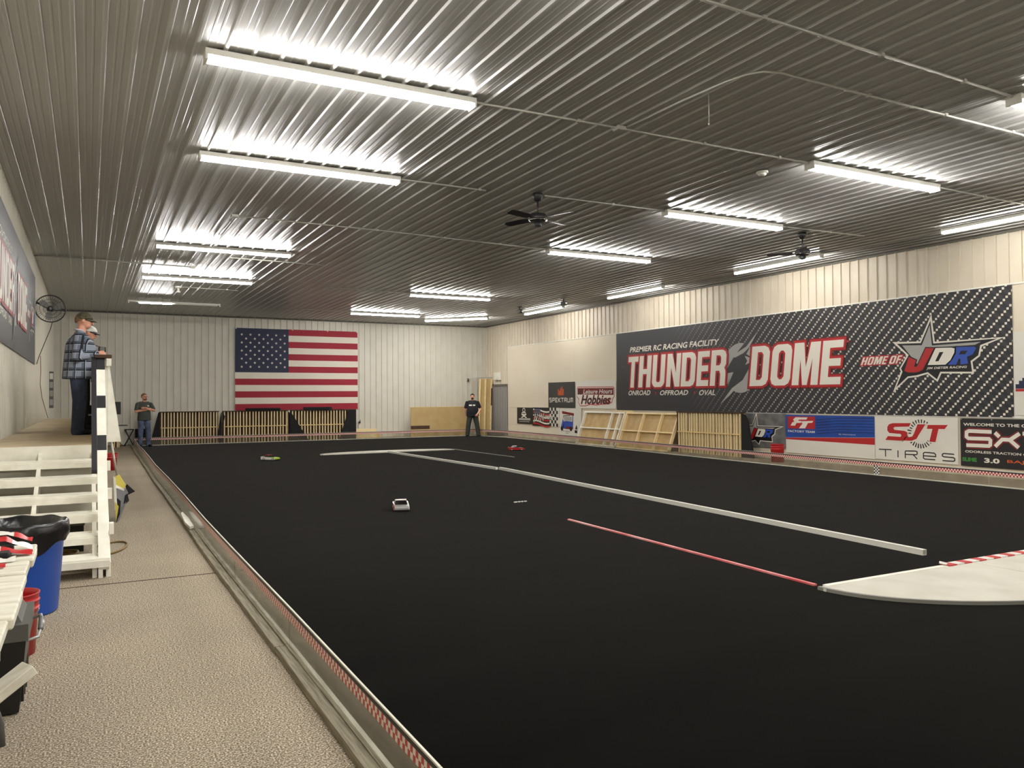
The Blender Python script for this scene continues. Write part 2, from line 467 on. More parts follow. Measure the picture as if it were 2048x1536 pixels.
def face_mtx(side, Y0, Z0, X=None, Y=None):
    """wall-mounted frame: local x to the viewer's right, y up, z out of the wall"""
    if side == 'right':
        R = Matrix(((0, 0, -1), (-1, 0, 0), (0, 1, 0))); t = Vector((X, Y0, Z0))
    elif side == 'left':
        R = Matrix(((0, 0, 1), (1, 0, 0), (0, 1, 0))); t = Vector((X, Y0, Z0))
    else:
        R = Matrix(((1, 0, 0), (0, 0, -1), (0, 1, 0))); t = Vector((X, Y, Z0))
    m = R.to_4x4(); m.translation = t
    return m

# ---- flat print helpers: everything in the banner's own x,y plane
def curve_mesh(cu):
    ob = bpy.data.objects.new('tmp_curve', cu)
    me = bpy.data.meshes.new_from_object(ob)
    bpy.data.objects.remove(ob)
    return me

def finish_flat(me, name, material, parent, layer, affine=None, box=None, shear=0.0):
    n = len(me.vertices)
    co = np.zeros(n * 3); me.vertices.foreach_get('co', co); co = co.reshape(-1, 3)
    if box is not None and n:
        lo = co.min(0); hi = co.max(0); sz = np.maximum(hi - lo, 1e-6)
        co[:, 0] = box[0] + (co[:, 0] - lo[0]) / sz[0] * (box[2] - box[0])
        t = (co[:, 1] - lo[1]) / sz[1]
        co[:, 1] = box[1] + t * (box[3] - box[1])
        co[:, 0] += t * shear
    if affine is not None:
        sx, sy, tx, ty = affine
        co[:, 0] = co[:, 0] * sx + tx; co[:, 1] = co[:, 1] * sy + ty
    co[:, 2] += layer
    me.vertices.foreach_set('co', co.ravel()); me.update()
    me.materials.clear(); me.materials.append(material)
    o = link(name, me, parent)
    return o

def text(s, box, material, parent, layer=0.006, shear=0.0, bold=0.0, name='lettering', affine=None):
    cu = bpy.data.curves.new('txt', 'FONT'); cu.body = s; cu.size = 1.0
    cu.offset = bold; cu.resolution_u = 3; cu.fill_mode = 'FRONT' if hasattr(cu, 'fill_mode') else cu.fill_mode
    me = curve_mesh(cu); bpy.data.curves.remove(cu)
    return finish_flat(me, name, material, parent, layer, affine, box, shear)

def shape(loops, material, parent, layer=0.006, offset=0.0, name='emblem', affine=None, mitre=0.6):
    """filled outline(s) with holes, optionally grown by offset"""
    cu = bpy.data.curves.new('shp', 'CURVE'); cu.dimensions = '2D'; cu.fill_mode = 'FRONT'
    for lp in loops:
        sp = cu.splines.new('POLY'); sp.points.add(len(lp) - 1); sp.use_cyclic_u = True
        for p, q in zip(sp.points, lp): p.co = (q[0], q[1], 0, 1)
    me = curve_mesh(cu); bpy.data.curves.remove(cu)
    if offset > 0:
        mb = MB(); mb.bm.from_mesh(me); bpy.data.meshes.remove(me)
        for k, lp in enumerate(loops): mb.strip(lp, offset * 2, closed=True, lim=mitre, z=-.0004 - .00012 * k)
        me = bpy.data.meshes.new(name); mb.bm.to_mesh(me); mb.bm.free()
    return finish_flat(me, name, material, parent, layer, affine)

def strokes(lines, w, material, parent, layer=0.006, name='lettering', affine=None):
    mb = MB()
    for k, ln in enumerate(lines):
        cl = ln[0] == ln[-1] and len(ln) > 3
        mb.strip(ln[:-1] if cl else ln, w, closed=cl, z=.0003 * k)
    me = bpy.data.meshes.new(name); mb.bm.to_mesh(me); mb.bm.free()
    return finish_flat(me, name, material, parent, layer, affine)

def sheet(W, H, material, parent, name='vinyl', th=0.004, wave=0.0, nx=1, ny=1):
    mb = MB()
    if wave == 0:
        mb.box((0, 0, 0), (W, H, th))
    else:
        g = [[mb.bm.verts.new((W*i/nx, H*j/ny, th + wave * math.sin(5.1*i/nx + 1.3*j/ny) * math.sin(9*i/nx + 4*j/ny))) for i in range(nx+1)] for j in range(ny+1)]
        for j in range(ny):
            for i in range(nx):
                f = mb.bm.faces.new((g[j][i], g[j][i+1], g[j+1][i+1], g[j+1][i])); f.smooth = True
    return mb.build(name, material, parent)

def banner(label, W, H, mtx, material, cat='banner'):
    e = empty('banner', label, cat, mtx=mtx)
    sheet(W, H, material, e)
    return e
# ================================================================ the hall
CEIL = 4.5
XL, XR, YF, YB = -1.0, 14.76, -4.0, 30.15
# slabs
fl = structure(MB().box((XL - 0.2, YF - 0.2, -0.12), (XR + 0.2, YB + 0.2, 0.0)).build('floor', M['aisle_carpet']))
structure(MB().box((XL - 0.2, YF - 0.2, CEIL + 0.03), (XR + 0.2, YB + 0.2, CEIL + 0.12)).build('ceiling', M['ceiling']))
structure(MB().box((XL - 0.2, YF - 0.2, 0), (XL - 0.03, YB + 0.2, CEIL + 0.03)).build('wall_left', M['wall_metal']))
structure(MB().box((XR + 0.03, YF - 0.2, 0), (XR + 0.2, YB + 0.2, CEIL + 0.03)).build('wall_right', M['wall_metal_warm']))
structure(MB().box((XL - 0.03, YB + 0.03, 0), (XR + 0.03, YB + 0.2, CEIL + 0.03)).build('wall_back', M['wall_metal']))
structure(MB().box((XL - 0.03, YF - 0.2, 0), (XR + 0.03, YF - 0.03, CEIL + 0.03)).build('wall_front', M['wall_metal']))
D = bpy.data.objects
PITCH9 = 0.2286

def rib_profile(n=4, wall=False):
    """one ribbed sheet, n major ribs; returns (s, depth) rows"""
    pr = []
    for k in range(n):
        x = k * PITCH9
        if wall: pr += [(x, 0), (x + 0.003, 0.03), (x + 0.030, 0.03), (x + 0.033, 0)]
        else: pr += [(x, 0), (x + 0.012, 0.019), (x + 0.034, 0.019), (x + 0.046, 0)]
        for c in (() if wall else (0.107, 0.168)):
            pr += [(x + c - 0.012, 0), (x + c - 0.006, 0.003), (x + c + 0.006, 0.003), (x + c + 0.012, 0)]
    pr.append((n * PITCH9, 0))
    return pr

def ribbed_sheet_mesh(name, length, material, wall=True):
    """sheet in local x (across ribs) / y (along ribs), ribs standing up in z"""
    mb = MB(); pr = rib_profile(4, wall)
    a = [mb.bm.verts.new((s, 0, d)) for s, d in pr]; b = [mb.bm.verts.new((s, length, d)) for s, d in pr]
    for i in range(len(pr) - 1): mb.bm.faces.new((a[i], a[i+1], b[i+1], b[i]))
    me = bpy.data.meshes.new(name); mb.bm.to_mesh(me); mb.bm.free(); me.materials.append(material)
    return me

W4 = 4 * PITCH9
me_c = ribbed_sheet_mesh('ceiling_sheet', YB - YF, M['ceiling'], False)
for k in range(18):
    x0 = XL + k * W4
    if x0 > XR: break
    o = link('metal_sheet', me_c, D['ceiling'])
    o.matrix_world = Matrix(((-1, 0, 0, min(x0 + W4, XR + 0.02)), (0, 1, 0, YF), (0, 0, -1, CEIL), (0, 0, 0, 1)))
me_w = ribbed_sheet_mesh('wall_sheet', CEIL, M['wall_metal'])
me_ww = ribbed_sheet_mesh('wall_sheet_warm', CEIL, M['wall_metal_warm'])
for k in range(38):                                   # left wall: local x -> +Y, y -> Z, z -> +X
    y0 = YF + k * W4
    if y0 + W4 > YB + 0.6: break
    o = link('metal_sheet', me_w, D['wall_left'])
    o.matrix_world = Matrix(((0, 0, 1, XL), (1, 0, 0, y0), (0, 1, 0, 0), (0, 0, 0, 1)))
    o = link('metal_sheet', me_ww, D['wall_right'])    # local x -> -Y, z -> -X
    o.matrix_world = Matrix(((0, 0, -1, XR), (-1, 0, 0, y0 + W4), (0, 1, 0, 0), (0, 0, 0, 1)))
for k in range(18):                                   # back wall: local x -> +X, z -> -Y
    x0 = XL + k * W4
    if x0 > XR - 0.1: break
    o = link('metal_sheet', me_w, D['wall_back'])
    o.matrix_world = Matrix(((1, 0, 0, x0), (0, 0, -1, YB), (0, 1, 0, 0), (0, 0, 0, 1)))

# trims
structure(MB().box((XL, YB - 0.05, CEIL - 0.05), (XR, YB, CEIL)).build('trim_1', M['trim_dark']))
structure(MB().box((XR - 0.05, YF, CEIL - 0.05), (XR, YB - 0.05, CEIL)).build('trim_2', M['trim_dark']))
structure(MB().box((XL, YF, CEIL - 0.035), (XL + 0.03, YB - 0.05, CEIL)).build('trim_3', M['wall_metal']))
structure(MB().box((XL + 0.03, 18.93, CEIL - 0.03), (1.3, 18.99, CEIL - 0.018)).build('trim_4', M['trim_dark']))

# smooth white boards over the right wall
for z0, z1, y_start in ((1.13, 3.52, 28.08), (0.0, 1.125, 28.08)):
    y = y_start
    while y > 3.0:
        y1 = max(y - 2.44, 3.0)
        MB().box((14.712, y1 + 0.002, z0), (14.735, y - 0.002, z1)).build('wall_board', M['wall_board'], D['wall_right'])
        y = y1
MB().box((14.695, 3.0, 1.085), (14.712, 20.72, 1.135)).build('ledge_strip', M['white_clean'], D['wall_right'])
MB().box((14.695, 3.0, 3.495), (14.712, 28.08, 3.525)).build('top_strip', M['white_clean'], D['wall_right'])
# grey ribbed door leaf between the boards and the corner
d = structure(MB().box((14.70, 28.14, 0.0), (14.73, 29.86, 1.98)).build('door_1', M['grey_door']))
for k in range(7):
    MB().box((14.685, 28.24 + k * 0.23, 0.02), (14.70, 28.28 + k * 0.23, 1.96)).build('rib', M['grey_door'], d)
MB().box((14.66, 28.10, 1.99), (14.735, 29.9, 2.06)).build('door_header', M['trim_dark'], d)

# carpet seam across the aisle
tag(MB().box((-0.9, 7.42, 0.0), (1.0, 7.435, 0.003)).build('carpet_seam', M['brown_board']),
    'thin dark seam line across the speckled grey aisle carpet', 'seam')

# ---------------------------------------------------------------- black racing surface and barrier
RIGHT_PTS = [(13.02, -2.2), (13.05, 5.0), (13.22, 11.0), (13.5, 17.0), (13.95, 24.0), (14.02, 26.9), (13.66, 28.98)]
LEFT_PTS = [(1.04, -2.2), (1.075, 4.9), (1.10, 9.0), (1.14, 14.0), (1.24, 22.5), (1.34, 28.98)]
track = LEFT_PTS + RIGHT_PTS[::-1]
mb = MB(); mb.prism([(x, y) for x, y in track][::-1], 0.0005, 0.006)
tag(mb.build('racing_carpet', M['track_carpet']), 'wide flat black carpet of the race track inside the low clear barrier', 'carpet')

def barrier(name, label, pts, out, rnd, wob=0.012, tape_face=1, base_w=0.095, feet=True):
    """sections of clear panel with a checked tape, on flat boards; out=+1: outside lies left of the path"""
    e = empty(name, label, 'barrier', (pts[0][0], pts[0][1], 0))
    rng = random.Random(rnd)
    P = [Vector((x, y, 0)) for x, y in pts]
    base = P[0].copy()
    # resample into 2.44 m sections
    sec = []
    for a, b in zip(P, P[1:]):
        n = max(1, round((b - a).length / 2.44))
        for k in range(n): sec.append((a.lerp(b, k / n), a.lerp(b, (k + 1) / n)))
    off = [0.0] + [rng.uniform(-wob, wob) for _ in sec]
    run = 0.0
    for k, (a, b) in enumerate(sec):
        t = (b - a).normalized(); nn = Vector((-t.y, t.x, 0)) * out
        a2 = a + nn * off[k] - base; b2 = b + nn * off[k + 1] - base
        L = (b2 - a2).length; t = (b2 - a2).normalized(); nn = Vector((-t.y, t.x, 0)) * out
        mt = Matrix((t, nn, Vector((0, 0, 1)))).transposed().to_4x4(); mt.translation = a2
        q = lambda lo, hi: MB().box(lo, hi, mt)
        q((0.004, 0.0, 0.006), (L - 0.004, 0.005, 0.262)).build('clear_panel', M['clear'], e)
        q((0.002, -0.002, 0.262), (L - 0.002, 0.007, 0.270)).build('edge_strip', M['grey_white'], e)  # pale colour paints in the light caught by the panel's top edge
        q((0.0, -0.0025, 0.244), (L, 0.0075, 0.262)).build('black_edge_tape', M['black'], e)
        y = 0.0075 if tape_face > 0 else -0.0025
        mb = MB(); u0, u1 = run / 0.028, (run + L) / 0.028
        for yy in (0.0075, -0.0025):
            mb.quad([mt @ Vector(p) for p in ((0, yy, 0.19), (L, yy, 0.19), (L, yy, 0.243), (0, yy, 0.243))],
                    uvs=[(u0, 0), (u1, 0), (u1, 2), (u0, 2)])
        mb.build('checked_tape', M['tape'], e)
        run += L
        q((0.001, -0.035, 0.0062), (L - 0.001, -0.004, 0.022)).build('foot_strip', M['grey_white'], e)
        if not feet: continue
        w = base_w
        sk = rng.uniform(-0.006, 0.006)
        q((0.003, 0.03 + sk, 0.0), (L - 0.003, 0.03 + w * 0.62 + sk, 0.042)).build('base_board', M['old_wood'], e)
        q((0.003, 0.008, 0.0), (L - 0.003, 0.028, 0.05)).build('base_rail', M['old_wood'], e)
    return e
bl = barrier('track_barrier', 'low clear plastic barrier with red checked tape along the grey aisle', LEFT_PTS, 1, 3, 0.014)
bb = barrier('track_barrier', 'low clear barrier along the far edge of the track before the slatted racks', [LEFT_PTS[-1], RIGHT_PTS[-1]], 1, 5, 0.01, feet=False)
br = barrier('track_barrier', 'low clear barrier with checked tape along the right wall below the banners', RIGHT_PTS, -1, 8, 0.012, feet=False)
# black and white checked timing strip on the right-hand barrier
mb = MB()
ya, yb2 = 10.22, 10.10
xa = 13.2; mb.quad([(xa - 0.012, ya, 0.01), (xa - 0.018, yb2, 0.01), (xa - 0.018, yb2, 0.19), (xa - 0.012, ya, 0.19)], uvs=[(0, 0), (4, 0), (4, 6), (0, 6)])
mb.build('checked_sticker', M['tape_bw'], None)
o = D['checked_sticker']; tag(o, 'black and white checked sticker on the clear barrier under the tyre banner', 'sticker')
# white scrap caught on the left barrier base
mb = MB(); mb.prism([(0, 0), (0.045, 0.05), (0.062, 0.7), (0.05, 1.35), (0.02, 1.2), (-0.015, 0.4)], 0.051, 0.08)
tag(mb.build('white_cover_plate', M['white_paint'], None, (1.03, 9.75, 0.0)), 'bright white plate lying on the wooden foot of the aisle barrier', 'plate')

# ---------------------------------------------------------------- lamps
def lamp_proto(L=2.5, lens_m=None):
    t = empty('strip_light', '', 'light', group='strip lights under the ceiling')
    MB().box((-L/2, -0.076, -0.052), (L/2, 0.076, 0.0)).build('housing', M['white_clean'], t)
    for x0 in (-L/2 + 0.012, 0.006):
        mb = MB()
        prof = [(-0.050, -0.052), (-0.050, -0.074), (-0.036, -0.094), (0.036, -0.094), (0.050, -0.074), (0.050, -0.052)]
        mtx = Matrix(((0, 0, 1, x0), (1, 0, 0, 0), (0, 1, 0, 0), (0, 0, 0, 1)))
        mb.prism(prof, 0, L/2 - 0.018, mtx)
        for f in mb.bm.faces:
            f.normal_update()
            zs = [v.co.z for v in f.verts]
            if min(zs) > -0.0745: f.material_index = 1
            elif max(zs) > -0.06 : f.material_index = 1
        mb.build('lens', [lens_m, M['lens_side']], t)
    for sx in (-1, 1):
        MB().box((sx * L/2 - 0.010, -0.077, -0.096), (sx * L/2 + 0.010, 0.077, 0.0)).build('end_cap', M['white_clean'], t)
    return t
LZ = CEIL - 0.019
lamps = [
 (2.13, 7.17, 0, 'nearest strip light on the left, above the aisle edge of the track'),
 (2.43, 10.16, 0, 'second strip light from the camera in the left row'),
 (2.38, 16.4, 0, 'third strip light in the left row, beyond the conduit box'),
 (2.38, 20.72, 0, 'fourth strip light in the left row, before the hanging lamp'),
 (9.33, 7.14, 0, 'strip light of the middle row nearest the round smoke detector'),
 (9.35, 10.04, 0, 'strip light of the middle row between the two ceiling fans'),
 (9.38, 13.75, 0, 'third strip light of the middle row, just right of the first ceiling fan'),
 (9.25, 21.2, 0, 'strip light of the middle row second from the flag wall'),
 (9.15, 26.6, 0, 'strip light nearest the flag wall in the middle row'),
 (12.06, 27.1, math.atan2(26.21 - 27.99, 12.87 - 11.25), 'strip light hung askew in the far right corner'),
 (9.35, 4.62, 0, 'strip light cut off by the right edge of the picture'),
 (13.5, 7.72, PI/2, 'strip light along the right wall above the star logo'),
 (13.5, 12.9, PI/2, 'strip light along the right wall above the second large word of the dark banner'),
 (13.5, 18.1, PI/2, 'strip light along the right wall above the left part of the big dark banner'),
 (13.5, 23.15, PI/2, 'strip light along the right wall nearest the far corner'),
 (2.13, 4.3, 0, 'strip light overhead on the left, out of the picture'),
 (2.13, 0.5, 0, 'strip light behind the camera on the left'),
 (9.35, 0.5, 0, 'strip light behind the camera on the right'),
 (2.13, -2.6, 0, 'unseen strip light added far behind the camera on the left'),  # unseen lamp added to brighten the front of the driver stand
 (13.5, 2.2, PI/2, 'strip light along the right wall out of the picture'),
]
lp = lamp_proto(lens_m=M['lens']); lw = lamp_proto(lens_m=M['lens_wall']); used_w = False
for i, (x, y, a, lab) in enumerate(lamps):
    if a == PI/2: o = copy_tree(lw) if used_w else lw; used_w = True; o.scale = (1, .7, 1)
    else: o = lp if i == 0 else copy_tree(lp)
    o.location = (x, y, LZ); o.rotation_euler = (0, 0, a); o['label'] = lab
# the half-lit hanging lamp near the back
t = empty('hanging_strip_light', 'thin hanging strip light, half lit, near the back wall on the left', 'light', (2.26, 25.2, CEIL - 0.17))
MB().box((-1.22, -0.085, 0.0), (1.22, 0.085, 0.03)).build('housing', M['white_clean'], t)
for sy in (-1,): MB().box((-1.22, sy*.088 - .003, -.012), (1.22, sy*.088 + .003, .03)).build('light_block_lip', M['white_clean'], t)  # front lip added only to keep the tube's light off the ceiling
MB().capsule((-0.95, 0, -0.022), (-0.1, 0, -0.022), 0.022, 0.022).build('lit_tube', M['lens_dim'], t)
MB().capsule((-0.05, 0, -0.02), (1.15, 0, -0.02), 0.014, 0.014).build('dim_tube', M['white_clean'], t)
for sx in (-1.0, 1.12): MB().tube([(sx, 0, 0.03), (sx, 0, 0.155)], 0.006).build('hanger', M['steel'], t)
for sx in (-1.23, 1.23): MB().box((sx - 0.015, -0.035, -0.05), (sx + 0.015, 0.035, 0.04)).build('end_cap', M['white_clean'], t)

# ---------------------------------------------------------------- conduits, boxes, sensors
ZC = CEIL - 0.034
def conduit(label, pts, r=0.013, boxes=()):
    e = empty('conduit', label, 'conduit', (pts[0][0], pts[0][1], ZC))
    P = [(p[0] - pts[0][0], p[1] - pts[0][1], 0) for p in pts]
    MB().tube(P, r, 8).build('pipe', M['conduit'], e)
    for i in boxes:
        x, y, _ = P[i]
        MB().box((x - 0.055, y - 0.055, -0.03), (x + 0.055, y + 0.055, 0.016), bev=0.006).build('junction_box', M['conduit'], e)
    for a, b in zip(P, P[1:]):
        L = math.dist(a, b)
        if L > 1.2:
            for k in range(1, int(L / 1.2) + 1):
                f = k * 1.2 / L
                if f < 0.98:
                    x, y = a[0] + (b[0] - a[0]) * f, a[1] + (b[1] - a[1]) * f
                    MB().box((x - 0.02, y - 0.02, -0.016), (x + 0.02, y + 0.02, 0.016)).build('clamp', M['conduit'], e)
    return e
conduit('thin grey conduit between the nearest left strip light and its middle-row neighbour', [(3.42, 7.17), (5.15, 7.15), (8.06, 7.14)], boxes=(1,))
conduit('grey conduit with a curved bend turning across the ceiling to the right wall', [(5.19, 7.05), (5.23, 6.2), (5.28, 5.62), (5.33, 5.42), (5.42, 5.30), (5.58, 5.25), (9.4, 5.26), (14.6, 5.27)])
conduit('conduit crossing the top right corner of the ceiling', [(3.45, 4.53), (4.87, 4.54), (8.07, 4.62)])
conduit('conduit from the first ceiling fan to the middle-row light', [(5.9, 10.06), (8.08, 10.03)])
conduit('short conduit running on from the second left strip light', [(3.70, 10.16), (5.0, 10.18)])
conduit('conduit passing the second ceiling fan to the wall side', [(10.62, 10.05), (12.69, 9.97)])
conduit('conduit beyond the smoke detector light towards the right wall', [(10.6, 7.15), (12.85, 7.2), (14.5, 7.22)])
conduit('conduit starting at a box above the left row of lights', [(2.08, 16.2), (2.08, 13.38), (4.6, 13.45), (8.1, 13.72)], boxes=(1,))
conduit('conduit along the ceiling lap joint near the left wall', [(-0.9, 18.86), (0.9, 18.95), (2.06, 19.01)], boxes=(2,))
conduit('far conduit beside the small round ceiling box', [(2.12, 22.5), (3.6, 22.6)], boxes=())
conduit('far conduit running behind the third left strip light', [(2.6, 17.4), (4.6, 17.5)])
conduit('conduit end leading into the flag-wall light', [(5.9, 26.4), (7.9, 26.58)])
conduit('conduit above the far middle-row light', [(5.6, 21.0), (8.0, 21.15)])

def ceil_lathe(name, label, cat, x, y, parts, z=None):
    e = empty(name, label, cat, (x, y, (CEIL - 0.019) if z is None else z))
    for nm, prof, mm in parts: MB().lathe(prof, 20).build(nm, mm, e)
    return e
ceil_lathe('smoke_detector', 'round white smoke detector on the ceiling before the middle-row lights', 'smoke detector', 7.86, 7.73,
           [('base', [(0.075, 0.0), (0.078, -0.018), (0.066, -0.026)], M['white_clean']), ('sensor', [(0.056, -0.026), (0.052, -0.045), (0.02, -0.055)], M['white_clean'])])
ceil_lathe('ceiling_box', 'small round pale fixture on the ceiling between the far left lights', 'fixture', 2.09, 22.5,
           [('canopy', [(0.09, 0.0), (0.085, -0.04), (0.05, -0.06)], M['white_clean']), ('stem', [(0.03, -0.06), (0.03, -0.12), (0.055, -0.14), (0.04, -0.17)], M['white_clean'])])
ceil_lathe('ceiling_sensor', 'small dark ring-shaped sensor near the right wall lights', 'sensor', 13.1, 7.0,
           [('ring', [(0.05, 0.0), (0.055, -0.02), (0.04, -0.03)], M['grey_plastic']), ('eye', [(0.03, -0.03), (0.02, -0.045)], M['black_plastic'])])
def small_camera(x, y, lab):
    e = empty('small_camera', lab, 'camera', (x, y, CEIL - 0.019))
    MB().box((-0.06, -0.06, -0.02), (0.06, 0.06, 0.0)).build('bracket_plate', M['black_plastic'], e)
    MB().tube([(0, 0, -0.02), (0, 0, -0.1)], 0.018).build('bracket_arm', M['black_plastic'], e)
    MB().box((-0.06, -0.12, -0.22), (0.06, 0.08, -0.1), bev=0.015).build('camera_body', M['black_plastic'], e)
    MB().lathe([(0.035, 0), (0.035, 0.03), (0.02, 0.035)], 12, Matrix.Translation((0, -0.12, -0.16)) @ Matrix.Rotation(PI/2, 4, 'X')).build('camera_lens', M['chrome'], e)
small_camera(12.45, 22.9, 'small black camera on a bracket left of the far wall-side light')
small_camera(12.59, 20.4, 'small black camera on a bracket above the far wall-side light')
e = empty('pull_wire', 'thin wire hanging from the ceiling near the curved conduit', 'wire', (5.35, 5.95, CEIL - 0.02))
MB().tube([(0, 0, 0), (0.003, 0, -0.14), (0, 0, -0.30)], 0.004, 6).build('wire', M['conduit'], e)
MB().ell((0, 0, -0.305), (0.009, 0.009, 0.012)).build('wire_end', M['white_clean'], e)

# ---------------------------------------------------------------- ceiling fans
def ceiling_fan(x, y, rot, lab):
    e = empty('ceiling_fan', lab, 'fan', (x, y, CEIL - 0.019), rot)
    MB().lathe([(0.075, 0.0), (0.08, -0.03), (0.05, -0.10), (0.022, -0.115)], 18).build('canopy', M['fan_dark'], e)
    MB().lathe([(0.013, -0.11), (0.013, -0.30)], 10).build('down_rod', M['fan_dark'], e)
    MB().lathe([(0.03, -0.28), (0.11, -0.30), (0.135, -0.33), (0.135, -0.385), (0.10, -0.41)], 24).build('motor', M['fan_dark'], e)
    MB().lathe([(0.137, -0.385), (0.14, -0.39), (0.105, -0.405)], 24, cap=False).build('chrome_ring', M['chrome'], e)
    MB().lathe([(0.055, -0.41), (0.055, -0.47), (0.045, -0.48)], 16).build('switch_cup', M['fan_dark'], e)
    for k in range(4):
        a = k * PI/2
        mt = Matrix.Rotation(a, 4, 'Z') @ Matrix.Translation((0, 0, -0.36)) @ Matrix.Rotation(math.radians(12), 4, 'X')
        mb = MB(); mb.prism([(0.17, -0.05), (0.26, -0.066), (0.57, -0.07), (0.62, -0.04), (0.62, 0.04), (0.57, 0.07), (0.26, 0.066), (0.17, 0.05)], -0.004, 0.004, mt)
        bl_ = mb.build('blade', M['fan_dark'], e)
        MB().box((0.10, -0.016, -0.008), (0.24, 0.016, -0.002), mt).build('blade_iron', M['fan_dark'], bl_)
    return e
ceiling_fan(5.78, 10.06, 0.35, 'dark ceiling fan left of the middle-row lights')
ceiling_fan(11.5, 10.35, 0.75, 'dark ceiling fan near the right wall, under a conduit')

# wall fan
t = empty('wall_fan', 'round black wire-cage wall fan above the driver stand', 'fan', (-0.70, 19.6, 3.47))
t.rotation_euler = (0, 0, 0.12)
RF = 0.285
mb = MB(); mb.tube([(RF * math.cos(a), 0, RF * math.sin(a)) for a in np.linspace(0, 2*PI, 33)[:-1]], 0.013, 8, closed=True); mb.build('cage_ring', M['fan_dark'], t)
mb = MB()
for sgn in (-1, 1):
    for k in range(36):
        a = 2*PI*k/36
        mb.tube([(0.06 * math.cos(a), sgn * 0.07, 0.06 * math.sin(a)), (0.2 * math.cos(a), sgn * 0.065, 0.2 * math.sin(a)), (RF * math.cos(a), 0, RF * math.sin(a))], 0.002, 4)
    for rr in (0.06, 0.13, 0.2): mb.tube([(rr * math.cos(a), sgn * 0.067, rr * math.sin(a)) for a in np.linspace(0, 2*PI, 25)[:-1]], 0.0025, 4, closed=True)
o = mb.build('wire_cage', M['dark_steel'], t); o['kind'] = 'stuff'
RX = Matrix.Rotation(PI/2, 4, 'X')
MB().lathe([(0.05, -0.03), (0.055, 0.0), (0.03, 0.04)], 16, RX).build('hub', M['black_plastic'], t)
for k in range(3):
    mt = RX @ Matrix.Rotation(k * 2*PI/3 + 0.4, 4, 'Z') @ Matrix.Rotation(0.5, 4, 'X')
    MB().prism([(0.04, -0.03), (0.12, -0.085), (0.235, -0.07), (0.25, 0.02), (0.2, 0.07), (0.06, 0.03)], -0.002, 0.002, mt).build('blade', M['steel'], t)
MB().lathe([(0.06, -0.16), (0.065, -0.05)], 16, RX).build('motor', M['black_plastic'], t)
MB().tube([(0, 0.1, 0), (-0.1, 0.15, 0.05), (-0.27, 0.16, 0.15)], 0.016, 8).build('wall_arm', M['fan_dark'], t)
MB().box((-0.285, 0.10, 0.05), (-0.265, 0.22, 0.25)).build('wall_plate', M['fan_dark'], t)
tag(MB().tube([(-0.66, 19.55, 3.19), (-0.70, 19.7, 3.05), (-0.82, 19.9, 2.75), (-0.93, 20.0, 2.45), (-0.97, 20.0, 2.30)], 0.008, 6).build('power_cord', M['cord']),
    'brown power cord drooping from the wall fan', 'cord')
tag(MB().tube([(-0.965, 21.5, 2.55), (-0.962, 21.6, 2.2), (-0.965, 21.4, 1.9), (-0.955, 22.0, 1.6), (-0.95, 23.6, 1.30), (-0.93, 24.6, 1.05)], 0.007, 6).build('electric_cord', M['cord_red']),
    'thin reddish cord down the left wall by the end of the driver stand', 'cord')
e = empty('wall_strip', 'narrow tall grey reflective strip on the left wall near the back corner', 'sign', (-0.975, 26.6, 1.3))
MB().box((0, -0.02, 0), (0.11, 0.03, 1.05)).build('backing', M['grey_plastic'], e)
for k in range(4): MB().box((0.012, -0.028, 0.08 + k * 0.25), (0.098, -0.02, 0.25 + k * 0.25)).build('panel', [M['silver'], M['chrome'], M['silver'], M['white']][k], e)
